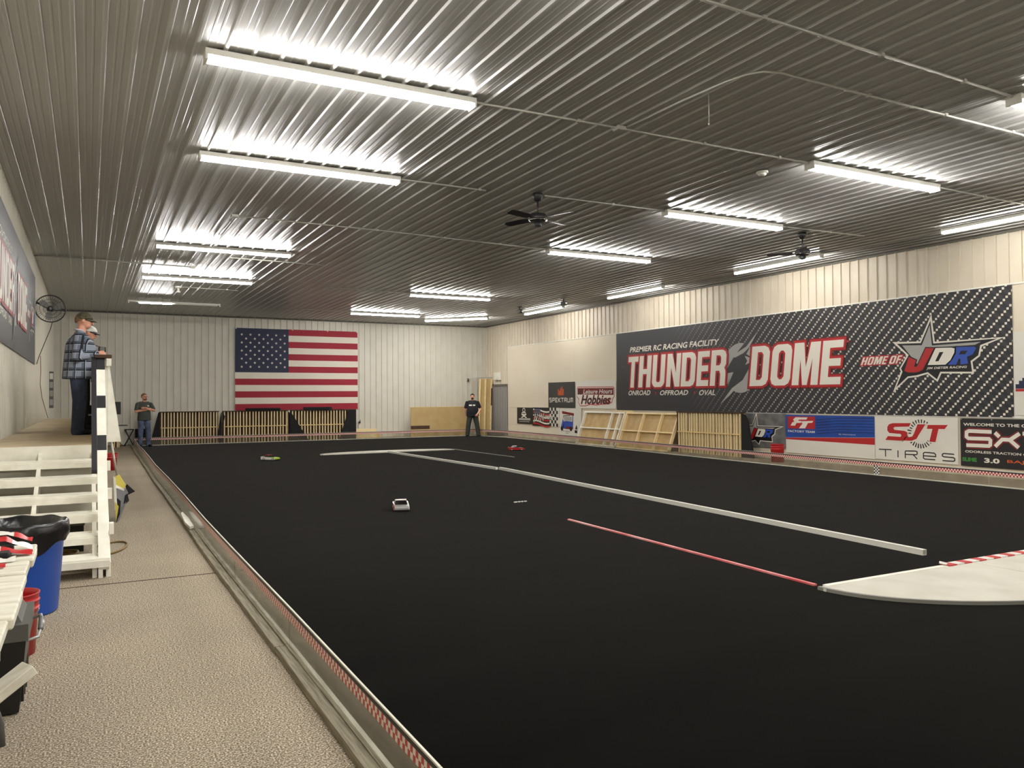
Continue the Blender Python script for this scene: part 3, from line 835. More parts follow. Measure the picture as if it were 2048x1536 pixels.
# ================================================================ banners
GA = 0.34
def glyph(ch, a=GA, b=0.17):
    c = 0.13  # corner chamfer
    h = 0.5
    if ch == 'T': return [[(0,1),(1,1),(1,1-b),(h+a/2,1-b),(h+a/2,0),(h-a/2,0),(h-a/2,1-b),(0,1-b)]]
    if ch == 'H': return [[(0,0),(0,1),(a,1),(a,.58),(1-a,.58),(1-a,1),(1,1),(1,0),(1-a,0),(1-a,.42),(a,.42),(a,0)]]
    if ch == 'U': return [[(0,1),(a,1),(a,.2),(.42,b*.9),(.58,b*.9),(1-a,.2),(1-a,1),(1,1),(1,.14),(.9,.05),(.75,0),(.25,0),(.1,.05),(0,.14)]]
    if ch == 'N': return [[(0,0),(0,1),(a*1.05,1),(1-a*.92,.42),(1-a*.92,1),(1,1),(1,0),(1-a*1.05,0),(a*.92,.58),(a*.92,0)]]
    if ch == 'D': return [[(0,0),(0,1),(.7,1),(.9,.95),(1,.84),(1,.16),(.9,.05),(.7,0)], [(a,b*.9),(.56,b*.9),(1-a,.22),(1-a,.78),(.56,1-b*.9),(a,1-b*.9)]]
    if ch == 'E': return [[(0,0),(0,1),(1,1),(1,1-b),(a*1.1,1-b),(a*1.1,.59),(.93,.59),(.93,.42),(a*1.1,.42),(a*1.1,b),(1,b),(1,0)]]
    if ch == 'R': return [[(0,0),(0,1),(.72,1),(.92,.95),(1,.85),(1,.6),(.9,.5),(.98,.42),(1,.33),(1,0),(1-a,0),(1-a,.32),(.58,.42),(a,.42),(a,0)], [(a,.57),(.57,.57),(1-a,.64),(1-a,.79),(.57,.85),(a,.85)]]
    if ch == 'O': return [[(.25,0),(.08,.05),(0,.16),(0,.84),(.08,.95),(.25,1),(.75,1),(.92,.95),(1,.84),(1,.16),(.92,.05),(.75,0)], [(a,.22),(.44,b*.9),(.56,b*.9),(1-a,.22),(1-a,.78),(.56,1-b*.9),(.44,1-b*.9),(a,.78)]]
    if ch == 'F': return [[(0,0),(0,1),(1,1),(1,1-b),(a*1.1,1-b),(a*1.1,.58),(.93,.58),(.93,.41),(a*1.1,.41),(a*1.1,0)]]
    if ch == 'M':
        a = .27
        return [[(0,0),(0,1),(.37,1),(.5,.42),(.63,1),(1,1),(1,0),(1-a,0),(1-a,.62),(.59,0),(.41,0),(a,.62),(a,0)]]

def block_word(specs, y0, y1, sh):
    """specs: (char, x0, x1) at the baseline; returns loops sheared by sh over the height"""
    out = []
    for ch, x0, x1 in specs:
        for lp in glyph(ch):
            out.append([(x0 + u * (x1 - x0) + sh * v, y0 + v * (y1 - y0)) for u, v in lp])
    return out

STAR = [(10.61,1.857),(10.658,1.41),(11.902,1.432),(11.593,1.344),(11.552,1.154),(11.401,1.051),(11.426,.857),(10.80,.875),(10.729,.736),(10.546,.876),(10.30,.82),(10.097,.801),(9.85,.586),(10.0,.89),(9.968,.954),(10.148,1.224),(9.887,1.458),(10.408,1.435)]
def star_logo(e, aff=None, layer=0.007, sub=True):
    k = aff[0] if aff else 1.0
    A = dict(affine=aff)
    shape([STAR], M['white'], e, layer, 0.045, 'star_outline', mitre=.3, **A)
    shape([STAR], M['black'], e, layer + .002, 0.012, 'star_border', **A)
    shape([[(10.60,1.79),(10.64,1.385),(11.62,1.395),(11.50,1.345),(10.52,1.345),(10.33,1.02),(10.21,1.16),(9.99,1.425),(10.425,1.405)]], M['silver'], e, layer + .004, 0, 'star_face', **A)
    J = [(10.512,1.342),(10.688,1.332),(10.496,1.013),(10.442,.918),(10.36,.878),(10.25,.865),(10.12,.87),(10.033,.902),(10.136,1.185),(10.297,1.11),(10.252,.985),(10.29,.975),(10.327,1.0)]
    Dd = [[(10.718,1.33),(11.04,1.32),(11.108,1.30),(11.10,1.22),(11.02,1.08),(10.915,.997),(10.548,1.005)], [(10.80,1.245),(10.88,1.245),(10.775,1.07),(10.705,1.07)]]
    Rr = [[(11.14,1.326),(11.50,1.311),(11.527,1.28),(11.46,1.17),(11.346,1.128),(11.37,.998),(11.22,.99),(11.215,1.10),(11.19,1.10),(11.132,.988),(10.965,.995),(11.06,1.09),(11.13,1.20)], [(11.23,1.25),(11.36,1.245),(11.32,1.18),(11.19,1.18)]]
    for lp, mm, nm in (([J], 'red', 'letter_j'), (Dd, 'white', 'letter_d'), (Rr, 'blue', 'letter_r')):
        shape(lp, M['black'], e, layer + .006, 0.022, nm + '_outline', **A)
        shape(lp, M[mm], e, layer + .008, 0, nm, **A)
    if sub:
        text('JIM DIETER RACING', (10.515, .905, 11.33, .962), M['white'], e, layer + .008, shear=.02, bold=.02, affine=aff)

def thunder_print(e, k=1.0):
    """lettering of the big banner; everything on one surface, scaled by k"""
    aff = (k, k, 0, 0)
    A = dict(affine=aff)
    ws = 0.02
    text('PREMIER RC RACING FACILITY', (.705, 1.765, 4.60, 1.925), M['white'], e, .006, shear=.05, bold=ws, affine=aff)
    th = block_word([('T',.57,1.07),('H',1.13,1.71),('U',1.78,2.35),('N',2.44,3.03),('D',3.08,3.66),('E',3.73,4.20),('R',4.27,4.84)], .69, 1.63, .10)
    do = block_word([('D',5.72,6.32),('O',6.40,7.02),('M',7.08,7.84),('E',7.90,8.46)], .66, 1.645, .12)
    circ = [(5.40 + .62 * math.cos(t), 1.13 + .635 * math.sin(t)) for t in np.linspace(0, 2*PI, 49)[:-1]]
    shape([circ], M['silver'], e, .006, 0, 'round_emblem', **A)
    bolt = [(6.03,2.03),(5.60,1.47),(5.86,1.33),(5.45,.80),(4.65,.20),(5.04,.90),(5.12,1.04),(4.82,1.0),(5.22,1.45),(5.56,1.74)]
    shape([bolt], M['plain_dark'] if k < 1 else M['charcoal'], e, .010, .012, 'bolt', **A)
    shape([[(6.03,2.03),(5.62,1.66),(5.09,1.44),(5.22,1.40),(5.52,1.50),(5.72,1.63)]], M['silver'], e, .012, 0, 'bolt_edge', **A)
    shape([[(4.65,.20),(5.10,.62),(5.56,.86),(5.48,.72),(5.30,.66),(5.0,.42)]], M['silver'], e, .012, 0, 'bolt_edge', **A)
    shape([[(4.76,.99),(5.16,1.03),(4.93,.66),(5.08,1.0)]], M['silver'], e, .012, 0, 'bolt_edge', **A)
    shape([[(5.94,1.32),(5.58,1.20),(5.65,1.30),(5.56,1.43)]], M['silver'], e, .012, 0, 'bolt_edge', **A)
    for w, nm in ((th, 'first_word'), (do, 'second_word')):
        shape(w, M['dark_red'], e, .014, .075, nm + '_shadow', **A)
        shape(w, M['red'], e, .016, .050, nm + '_outline', **A)
        shape(w, M['white'], e, .018, 0, nm, **A)
    text('T', (8.63, 1.56, 8.665, 1.62), M['red'], e, .016, bold=.03, affine=aff); text('M', (8.67, 1.56, 8.72, 1.62), M['red'], e, .016, bold=.03, affine=aff)
    text('ONROAD', (.60, .455, 1.68, .605), M['white'], e, .006, shear=.05, bold=ws, affine=aff)
    text('OFFROAD', (2.13, .45, 3.36, .592), M['white'], e, .006, shear=.05, bold=ws, affine=aff)
    text('OVAL', (3.81, .44, 4.46, .585), M['white'], e, .006, shear=.05, bold=ws, affine=aff)
    for x in (1.95, 3.65):
        shape([[(x + .035 * math.cos(t), .52 + .035 * math.sin(t)) for t in np.linspace(0, 2*PI, 13)[:-1]]], M['red'], e, .006, 0, 'red_dot', **A)
    ho = block_word([('H',8.99,9.12),('O',9.145,9.275),('M',9.30,9.475),('E',9.50,9.60),('O',9.67,9.80),('F',9.825,9.925)], 1.06, 1.225, .07)
    shape(ho, M['red'], e, .006, .022, 'home_of_outline', **A)
    shape(ho, M['white'], e, .008, 0, 'home_of', **A)
    star_logo(e, aff, .007)

e = banner('huge dark banner with pale dotted rows and red-edged white block lettering on the right wall', 12.19, 2.39, face_mtx('right', 20.66, 1.105, X=14.688), M['dotted'])
thunder_print(e)
e = banner('long grey banner high on the left wall above the driver stand', 9.14, 1.79, face_mtx('left', 10.03, 2.26, X=-0.962), M['plain_dark'])
thunder_print(e, 0.75)

# tyre banner
e = banner('white vinyl banner with slanted red letters over a black tyre ring', 1.82, .9, face_mtx('right', 11.34, .18, X=14.688), M['white_vinyl'])
ring = []
for t in list(np.linspace(25, 175, 12)) + list(np.linspace(205, 318, 10)):
    a = math.radians(t); b_ = math.radians(t + 5.5)
    cx, cy, r0, r1 = 1.04, .56, .20, .29
    ring.append([(cx + r * math.cos(q), cy + r * math.sin(q)) for r, q in ((r0, a), (r1, a + .03), (r1, b_ + .03), (r0, b_))])
shape(ring, M['black'], e, .006, 0, 'tyre_ring')
S_ = [(.25,.41),(.60,.405),(.70,.44),(.755,.51),(.76,.58),(.70,.61),(.46,.625),(.44,.66),(.47,.685),(.80,.70),(.84,.772),(.42,.76),(.34,.735),(.30,.68),(.30,.60),(.345,.555),(.60,.545),(.625,.515),(.60,.485),(.31,.49)]
J_ = [(.66,.412),(.85,.415),(.96,.46),(1.02,.56),(1.16,.757),(.985,.752),(.90,.56),(.865,.505),(.80,.488),(.71,.488)]
T_ = [(1.205,.745),(1.625,.755),(1.56,.675),(1.43,.672),(1.365,.413),(1.235,.415),(1.305,.67),(1.185,.668)]
for lp in (S_, J_, T_):
    shape([lp], M['white'], e, .009, .022, 'letter_outline'); shape([lp], M['red'], e, .011, 0, 'letter')
for ls in ([[(.09,.205),(.39,.210)],[(.245,.205),(.245,.06)]], [[(.535,.205),(.535,.06)]],
         [[(.70,.055),(.70,.19),(.72,.205),(.93,.212),(.965,.20),(.965,.155),(.94,.14),(.71,.135)],[(.88,.135),(.965,.055)]],
         [[(1.10,.13),(1.36,.128),(1.36,.17),(1.33,.195),(1.13,.2),(1.10,.18),(1.10,.085),(1.13,.065),(1.35,.066)]],
         [[(1.74,.195),(1.53,.2),(1.50,.185),(1.50,.15),(1.53,.135),(1.72,.132),(1.75,.115),(1.75,.075),(1.72,.06),(1.50,.06)]]): strokes(ls, .022, M['black'], e, .006, 'letter')

# black banner cut by the frame
e = banner('black banner with large white angular letters beside the tyre banner', 1.83, .9, face_mtx('right', 9.47, .17, X=14.688), M['vinyl_black'])
text('WELCOME TO THE C', (.06, .76, 1.21, .815), M['white'], e, .006, bold=.03)
SX = [[(.60,.66),(.17,.665),(.125,.64),(.12,.555),(.16,.525),(.55,.53),(.575,.505),(.57,.42),(.545,.40),(.115,.395)]]
XX = [[(.66,.65),(.74,.575)],[(1.10,.65),(.93,.53),(.79,.53),(.66,.395)],[(.92,.53),(1.08,.395)]]
TT = [[(1.15,.65),(1.60,.65)],[(1.375,.63),(1.375,.395)]]
for ln in (SX, XX, TT):
    strokes(ln, .115, M['red'], e, .006, 'letter_outline'); strokes(ln, .095, M['black'], e, .008, 'letter_gap'); strokes(ln, .07, M['white'], e, .010, 'letter')
text('ODORLESS TRACTION C', (.09, .255, 1.22, .30), M['white'], e, .006, bold=.02)
text('SLIME', (.03, .09, .31, .165), M['green'], e, .006, bold=.05)
text('3.0', (.45, .085, .735, .175), M['white'], e, .006, bold=.04)
text('BAJ', (.87, .095, 1.17, .165), M['orange'], e, .006, bold=.01)
for u in (.02, .6, 1.2, 1.8): shape([[(u + .012 * math.cos(t), .885 + .012 * math.sin(t)) for t in np.linspace(0, 2*PI, 9)[:-1]]], M['steel'], e, .006, 0, 'grommet')

# white sheet with a stepped navy mark, far right
e = banner('white banner with a stepped navy and red mark at the right edge of the picture', 1.6, 1.5, face_mtx('right', 8.46, 1.14, X=14.688), M['white_vinyl'])
shape([[(.03,.48),(.03,.56),(.09,.56),(.09,.62),(.15,.62),(.15,.67),(.22,.67),(.22,.73),(.30,.73),(.30,.8),(1.2,.8),(1.2,.48)]], M['navy'], e, .006, 0, 'mark')
shape([[(.03,.43),(.03,.475),(1.2,.475),(1.2,.43)]], M['red'], e, .006, 0, 'red_line')

# blue team banner
e = banner('blue, red and white banner with a red block of slanted white letters', 2.43, .9, face_mtx('right', 13.78, .17, X=14.688), M['white_vinyl'])
shape([[(0,.36),(2.43,.455),(2.43,.90),(0,.90)]], M['vinyl_blue'], e, .006, 0, 'blue_field')
shape([[(0,.32),(2.43,.30),(2.43,.448),(0,.355)]], M['red'], e, .006, 0, 'red_stripe')
shape([[(.06,.575),(.865,.583),(.865,.868),(.06,.862)]], M['red'], e, .008, 0, 'red_block')
shape([[(.15,.645),(.20,.72),(.26,.74),(.23,.79),(.30,.845),(.66,.845),(.62,.795),(.40,.79),(.385,.76),(.49,.76),(.46,.715),(.33,.71),(.285,.645)]], M['white'], e, .010, 0, 'letter_f')
shape([[(.50,.755),(.82,.77),(.79,.725),(.665,.715),(.585,.592),(.40,.588),(.515,.71),(.475,.71)]], M['white'], e, .010, 0, 'letter_t')
text('FACTORY TEAM', (.07, .49, .855, .54), M['white'], e, .008, bold=.02)
text('By Associated', (1.52, .475, 1.95, .505), M['white'], e, .008)
for k in range(6):
    y0 = .86 - k * .062
    shape([[(.9,y0 - .06),(1.5,y0 - .005),(2.42,y0 + .005),(2.42,y0 - .005),(1.5,y0 - .017),(.9,y0 - .075)]], M['navy'], e, .008, 0, 'thin_line')

# grey banner with the star logo
e = banner('grey patterned banner with a small red, white and blue star logo', 1.52, .84, face_mtx('right', 15.32, .25, X=14.688), M['vinyl_grey'])
star_logo(e, (.62, .61, .587 - 10.61 * .62, .781 - 1.857 * .61), .006, sub=False)

# two upper small banners
e = banner('dark square banner with orange bars over white square lettering', 1.78, .9, face_mtx('right', 24.88, 1.145, X=14.688), M['charcoal'])
for k, h in enumerate((.655, .60, .69, .745, .66)):
    MB().box((.665 + k * .083, .44, .004), (.725 + k * .083, h, .008)).build('orange_bar', M['orange'], e)
LT = {'S': [[(.9,.95),(.1,.95),(.1,.52),(.9,.52),(.9,.05),(.1,.05)]], 'P': [[(.1,0),(.1,.95),(.9,.95),(.9,.45),(.1,.45)]], 'E': [[(.95,.95),(.1,.95),(.1,.05),(.95,.05)], [(.1,.5),(.8,.5)]],
      'K': [[(.1,0),(.1,1)], [(.9,1),(.2,.5),(.9,0)]], 'T': [[(0,.95),(1,.95)], [(.5,.95),(.5,0)]], 'R': [[(.1,0),(.1,.95),(.9,.95),(.9,.5),(.1,.5)], [(.5,.5),(.95,0)]],
      'U': [[(.1,1),(.1,.05),(.9,.05),(.9,1)]], 'M': [[(.1,0),(.1,.95),(.9,.95),(.9,0)], [(.5,.95),(.5,0)]]}
for i, ch in enumerate('SPEKTRUM'):
    x0 = .075 + i * .203
    strokes([[(x0 + u * .165, .2 + v * .145) for u, v in s_] for s_ in LT[ch]], .028, M['white'], e, .006, 'letter')
e = banner('white banner with red-outlined shop lettering beside the huge dark banner', 2.36, .92, face_mtx('right', 23.06, 1.14, X=14.688), M['white_vinyl'])
blob = [(.10,.60),(.16,.70),(2.22,.675),(2.27,.62),(2.25,.40),(2.16,.33),(2.12,.22),(1.9,.17),(1.55,.16),(1.25,.13),(.9,.15),(.6,.10),(.30,.10),(.20,.20),(.24,.32),(.10,.40)]
shape([blob], M['red'], e, .006, .03, 'lettering_outline'); shape([blob], M['white'], e, .008, .005, 'lettering_ground')
shape([[(.14,.47),(.14,.68),(2.24,.66),(2.24,.44)]], M['dark_red'], e, .009, 0, 'lettering_band')
for i in range(4):
    for j in range(4):
        if (i + j) % 2 == 0: shape([[(.16 + i*.07,.46 + j*.05),(.23 + i*.07,.46 + j*.05),(.23 + i*.07,.51 + j*.05),(.16 + i*.07,.51 + j*.05)]], M['black'], e, .011, 0, 'check')
text('Leisure Hours', (.47, .475, 2.17, .645), M['black'], e, .012, shear=.05, bold=.03)
text('Leisure Hours', (.49, .485, 2.15, .635), M['white'], e, .014, shear=.05, bold=.015)
text('Hobbies', (.33, .135, 2.04, .45), M['red'], e, .012, shear=.12, bold=.03)
text('Hobbies', (.36, .155, 2.0, .43), M['black'], e, .014, shear=.12, bold=.015)

# three lower small banners
e = banner('small black banner with a white skull mark, lowest at the far right', 1.24, .62, face_mtx('right', 27.27, .515, X=14.688), M['vinyl_black'])
circ = lambda x, y, rx, ry: [(x + rx * math.cos(t), y + ry * math.sin(t)) for t in np.linspace(0, 2*PI, 25)[:-1]]
shape([circ(.55,.52,.11,.085), circ(.55,.52,.075,.055)], M['white'], e, .006, 0, 'ring_mark')
shape([circ(.55,.38,.17,.09), circ(.49,.39,.045,.028), circ(.61,.39,.045,.028)], M['white'], e, .006, 0, 'skull_mark')
strokes([[(.37,.36),(.76,.23)],[(.74,.36),(.36,.23)]], .045, M['white'], e, .008, 'crossed_bones')
shape([[(.15,.13),(1.05,.14),(1.05,.22),(.15,.21)]], M['silver'], e, .006, 0, 'name_bar')
shape([[(.18,.065),(.98,.075),(.98,.10),(.18,.09)]], M['silver'], e, .006, 0, 'thin_bar')
e = banner('banner with a waving flag pattern and black and white checks', 1.90, .68, face_mtx('right', 26.05, .465, X=14.688), M['white_vinyl'])
shape([[(0,0),(1.25,0),(1.25,.68),(0,.68)]], M['vinyl_black'], e, .006, 0, 'dark_field')
for k in range(6):
    y0 = .05 + k * .105
    up = [(x_, y0 + .05 * math.sin(x_ * 4 + .6) + .02) for x_ in np.linspace(.06, 1.24, 14)]
    dn = [(x_, y_ - .055) for x_, y_ in up[::-1]]
    shape([up + dn], M['flag_white'] if k % 2 else M['red'], e, .008, 0, 'waving_stripe')
shape([[(.12,.36),(.58,.40),(.60,.66),(.14,.66)]], M['navy'], e, .010, 0, 'star_field')
for i in range(4):
    for j in range(3): shape([circ(.20 + i*.11, .43 + j*.08, .02, .018)], M['white'], e, .012, 0, 'star_dot')
for i in range(5):
    for j in range(6):
        if (i + j) % 2 == 0: shape([[(1.25 + i*.115,.01 + j*.112),(1.365 + i*.115,.01 + j*.112),(1.365 + i*.115,.122 + j*.112),(1.25 + i*.115,.122 + j*.112)]], M['black'], e, .008, 0, 'check')
strokes([[(.12,.12),(.22,.44),(.30,.2),(.42,.46)],[(.46,.16),(.58,.46)],[(.60,.18),(.70,.44),(.80,.22),(.86,.48)]], .06, M['black'], e, .012, 'scrawl_shadow')
strokes([[(.12,.12),(.22,.44),(.30,.2),(.42,.46)],[(.46,.16),(.58,.46)],[(.60,.18),(.70,.44),(.80,.22),(.86,.48)]], .035, M['white'], e, .014, 'scrawl')
text('SPEED', (.88, .26, 1.46, .40), M['black'], e, .014, shear=.06, bold=.03); text('SPEED', (.89, .265, 1.45, .395), M['white'], e, .016, shear=.06, bold=.02)
e = banner('white banner showing a blue dirt-oval race car, left of the wooden frames', 1.42, .98, face_mtx('right', 24.13, .155, X=14.688), M['white_vinyl'])
aff = (1, 1, -.18, 0.02)
shape([[(.37,.77),(1.14,.70),(1.14,.79),(.37,.86)]], M['dark_red'], e, .006, 0, 'title_bar', aff)
shape([[(.27,.26),(.36,.46),(.42,.60),(.47,.50),(.62,.52),(1.03,.50),(1.05,.72),(1.09,.72),(1.08,.25),(.62,.24)]], M['blue'], e, .006, 0, 'car_body', aff)
shape([[(.48,.53),(.52,.65),(1.0,.68),(1.0,.52)]], M['silver'], e, .008, 0, 'car_cabin', aff)
shape([[(.62,.24),(1.08,.25),(1.08,.31),(.62,.33)]], M['dark_red'], e, .010, 0, 'car_skirt', aff)
for x_ in (.36, .95): shape([circ(x_, .25, .085, .075)], M['black'], e, .012, 0, 'car_wheel', aff)
shape([[(.45,.60),(.47,.60),(.47,.68),(.9,.70),(.9,.72),(.45,.70)]], M['black'], e, .010, 0, 'roof_edge', aff)
shape([[(.18,.0),(.40,.35),(.38,.20),(.34,.18)]], M['black'], e, .008, 0, 'dark_corner', (1, 1, -.08, .12))
strokes([[(.38,.17),(.50,.165)],[(.56,.16),(.9,.15)],[(.6,.1),(.8,.095)]], .03, M['silver'], e, .006, 'small_print', aff)
shape([[(1.20,.25),(1.36,.24),(1.33,.33),(1.28,.40),(1.25,.32)]], M['black'], e, .006, 0, 'side_mark', aff)
shape([[(1.18,.12),(1.34,.11),(1.34,.21),(1.18,.22)]], M['black'], e, .006, 0, 'side_mark', aff)

# ---------------------------------------------------------------- flag on the back wall
FW, FH = 4.53, 2.98
fe = empty('flag', 'large stars and stripes flag hung flat on the back wall', 'flag', mtx=face_mtx('back', 0, 1.115, X=4.69, Y=30.105))
def fw(u, v): return .012 + .010 * math.sin(u * 1.9 + v * .8) * math.sin(v * 2.3 + .5) + .006 * math.sin(u * 6 + v * 3)
def cloth_piece(name, u0, u1, v0, v1, mm):
    mb = MB(); nx = max(2, int((u1 - u0) / .15)); ny = max(2, int((v1 - v0) / .115))
    g = [[mb.bm.verts.new((u0 + (u1-u0)*i/nx, v0 + (v1-v0)*j/ny, fw(u0 + (u1-u0)*i/nx, v0 + (v1-v0)*j/ny))) for i in range(nx+1)] for j in range(ny+1)]
    for j in range(ny):
        for i in range(nx):
            f = mb.bm.faces.new((g[j][i], g[j][i+1], g[j+1][i+1], g[j+1][i])); f.smooth = True
    return mb.build(name, mm, fe)
sh = FH / 13
CU, CV = 1.90, FH - 7 * sh
for k in range(13):
    v1 = FH - k * sh; v0 = v1 - sh
    cloth_piece('stripe', CU if k < 7 else 0.0, FW, v0, v1, M['flag_red'] if k % 2 == 0 else M['flag_white'])
cloth_piece('star_field', 0, CU, CV, FH, M['flag_blue'])
me_star = None
for r_ in range(9):
    nn = 6 if r_ % 2 == 0 else 5
    for c_ in range(nn):
        u = .23 + c_ * .305 + (0 if r_ % 2 == 0 else .1525); v = FH - .235 - r_ * .146
        if me_star is None:
            mb = MB(); pts = [((.052 if k % 2 == 0 else .021) * math.sin(k * PI/5), (.052 if k % 2 == 0 else .021) * math.cos(k * PI/5)) for k in range(10)]
            mb.prism(pts[::-1], 0, .004)
            o = mb.build('star', M['white'], fe); me_star = o.data
        else: o = link('star', me_star, fe)
        o.location = (u, v, fw(u, v) + .008)
for u in (.03, 2.05, 3.36, 4.5): MB().lathe([(.02, 0), (.02, .03), (.012, .034)], 10, Matrix.Translation((u, FH - .02, .0))).build('tack', M['white_clean'], fe)
# ================================================================ infield pieces on the track
ZT = 0.006
def bar(name, label, cat, pts, w, h, mm, z0=ZT):
    """low rail along 2D points as one mesh"""
    mb = MB(); P = [Vector((x, y)) for x, y in pts]
    L, R_ = [], []
    for k in range(len(P)):
        d = (P[min(k+1, len(P)-1)] - P[max(k-1, 0)]).normalized(); n = Vector((-d.y, d.x)) * w / 2
        L.append(P[k] + n); R_.append(P[k] - n)
    rows = [[mb.bm.verts.new((a.x, a.y, z)) for a, z in ((l, z0), (l, z0 + h), (r, z0 + h), (r, z0))] for l, r in zip(L, R_)]
    for a, b in zip(rows, rows[1:]):
        for i in range(4): mb.bm.faces.new((a[i], a[(i+1) % 4], b[(i+1) % 4], b[i]))
    mb.bm.faces.new(rows[0]); mb.bm.faces.new(rows[-1][::-1])
    return tag(mb.build(name, mm), label, cat)
# square white tube: hollow end shown
e = empty('white_rail', 'long white square rail dividing the middle of the black track, near length', 'rail', (6.98, 4.87, 0))
d = Vector((7.66 - 6.98, 15.0 - 4.87, 0)); Lr = d.length; a = math.atan2(d.y, d.x)
mt = Matrix.Rotation(a, 4, 'Z')
for lo, hi in (((0, -.026, ZT), (Lr, .026, ZT + .006)), ((0, -.026, ZT + .048), (Lr, .026, ZT + .054)), ((0, -.026, ZT + .006), (Lr, -.020, ZT + .048)), ((0, .020, ZT + .006), (Lr, .026, ZT + .048))):
    MB().box(lo, hi, mt).build('tube_wall', M['pvc_white'], e)
bar('white_rail', 'farther length of the white middle rail, running up to the far white wedge', 'rail', [(7.60, 15.02), (7.5, 18.2), (7.40, 21.3)], .052, .05, M['pvc_white'])
bar('red_lane_strip', 'long thin red and pale strip on the track before the near white wedge', 'strip', [(5.24, 8.41), (5.19, 6.6), (5.12, 4.52)], .035, .014, M['pink_strip'])
bar('grey_lane_strip', 'thin grey strip on the far side of the track near the red car', 'strip', [(9.49, 21.55), (9.54, 17.89)], .04, .014, M['edge_grey'])
e = empty('marker_stick', 'short white stick lying on the black carpet by the grey and white car', 'stick', (5.43, 10.19, ZT), 0.05)
MB().box((0, -.012, 0), (.21, .012, .012)).build('stick', M['white_clean'], e)
for k in range(3): MB().box((.05 + k * .05, -.0125, -.0), (.062 + k * .05, .0125, .0125)).build('black_mark', M['black'], e)

def wedge(label, cx, cy, a, b, sgn, tape, seams):
    e = empty('white_wedge', label, 'ramp', (cx, cy, ZT))
    arc = lambda k: [(k * a * math.cos(t), sgn * k * b * math.sin(t)) for t in np.linspace(PI, 2*PI if sgn > 0 else 0, 37)]
    pts = [(-p[0], -p[1]) for p in arc(1)] if False else arc(1)
    pts = [(a * math.cos(t), sgn * b * abs(math.sin(t))) for t in np.linspace(PI, 0, 37)]
    cuts = [-a] + seams + [a]
    for x0, x1 in zip(cuts, cuts[1:]):
        xs = np.linspace(x0 + .004, x1 - .004, 12)
        poly = [(x, 0) for x in (xs[0], xs[-1])] + [(x, sgn * b * math.sqrt(max(0, 1 - (x/a)**2)) * .985) for x in xs[::-1]]
        MB().prism(poly, 0.0, .022).build('sheet', M['ramp_white'], e)
    mb = MB(); Z = .026
    P = [Vector(p) for p in pts]
    for k in range(len(P) - 1):
        p, q = P[k], P[k+1]; pi, qi = p * .985, q * .985
        for f in (((*p, 0), (*q, 0), (*q, Z), (*p, Z)), ((*p, Z), (*q, Z), (*qi, Z), (*pi, Z))): mb.quad(f)
    mb.build('edge_strip', M['edge_grey'], e)
    MB().box((-a * .96, -.02 if sgn > 0 else -.02, 0), (0.1, .03, .025)).build('back_lip', M['white_paint'], e)
    if tape:
        x = tape[0]; k = 0
        while x < tape[1]:
            MB().box((x, -.035, .0), (x + .105, .055, .032)).build('tape_block', M['tape_red'] if k % 2 == 0 else M['tape_white'], e)
            x += .107; k += 1
    return e
w1 = wedge('near white half-round wedge cut by the right edge, with red and white blocks', 7.30, 4.42, 2.27, 1.28, -1, (-.68, 2.2), [-.35, .55, 1.3])
w2 = wedge('far white half-round wedge at the other end of the white rail', 7.46, 21.33, 1.96, .72, 1, None, [-.6, .7])
tag(MB().prism([(6.60, 4.40), (6.66, 4.43), (6.68, 4.52), (6.60, 4.47)], .04, .046).build('paper_scrap', M['white_clean']), 'tiny white scrap by the end of the red and white blocks', 'scrap')

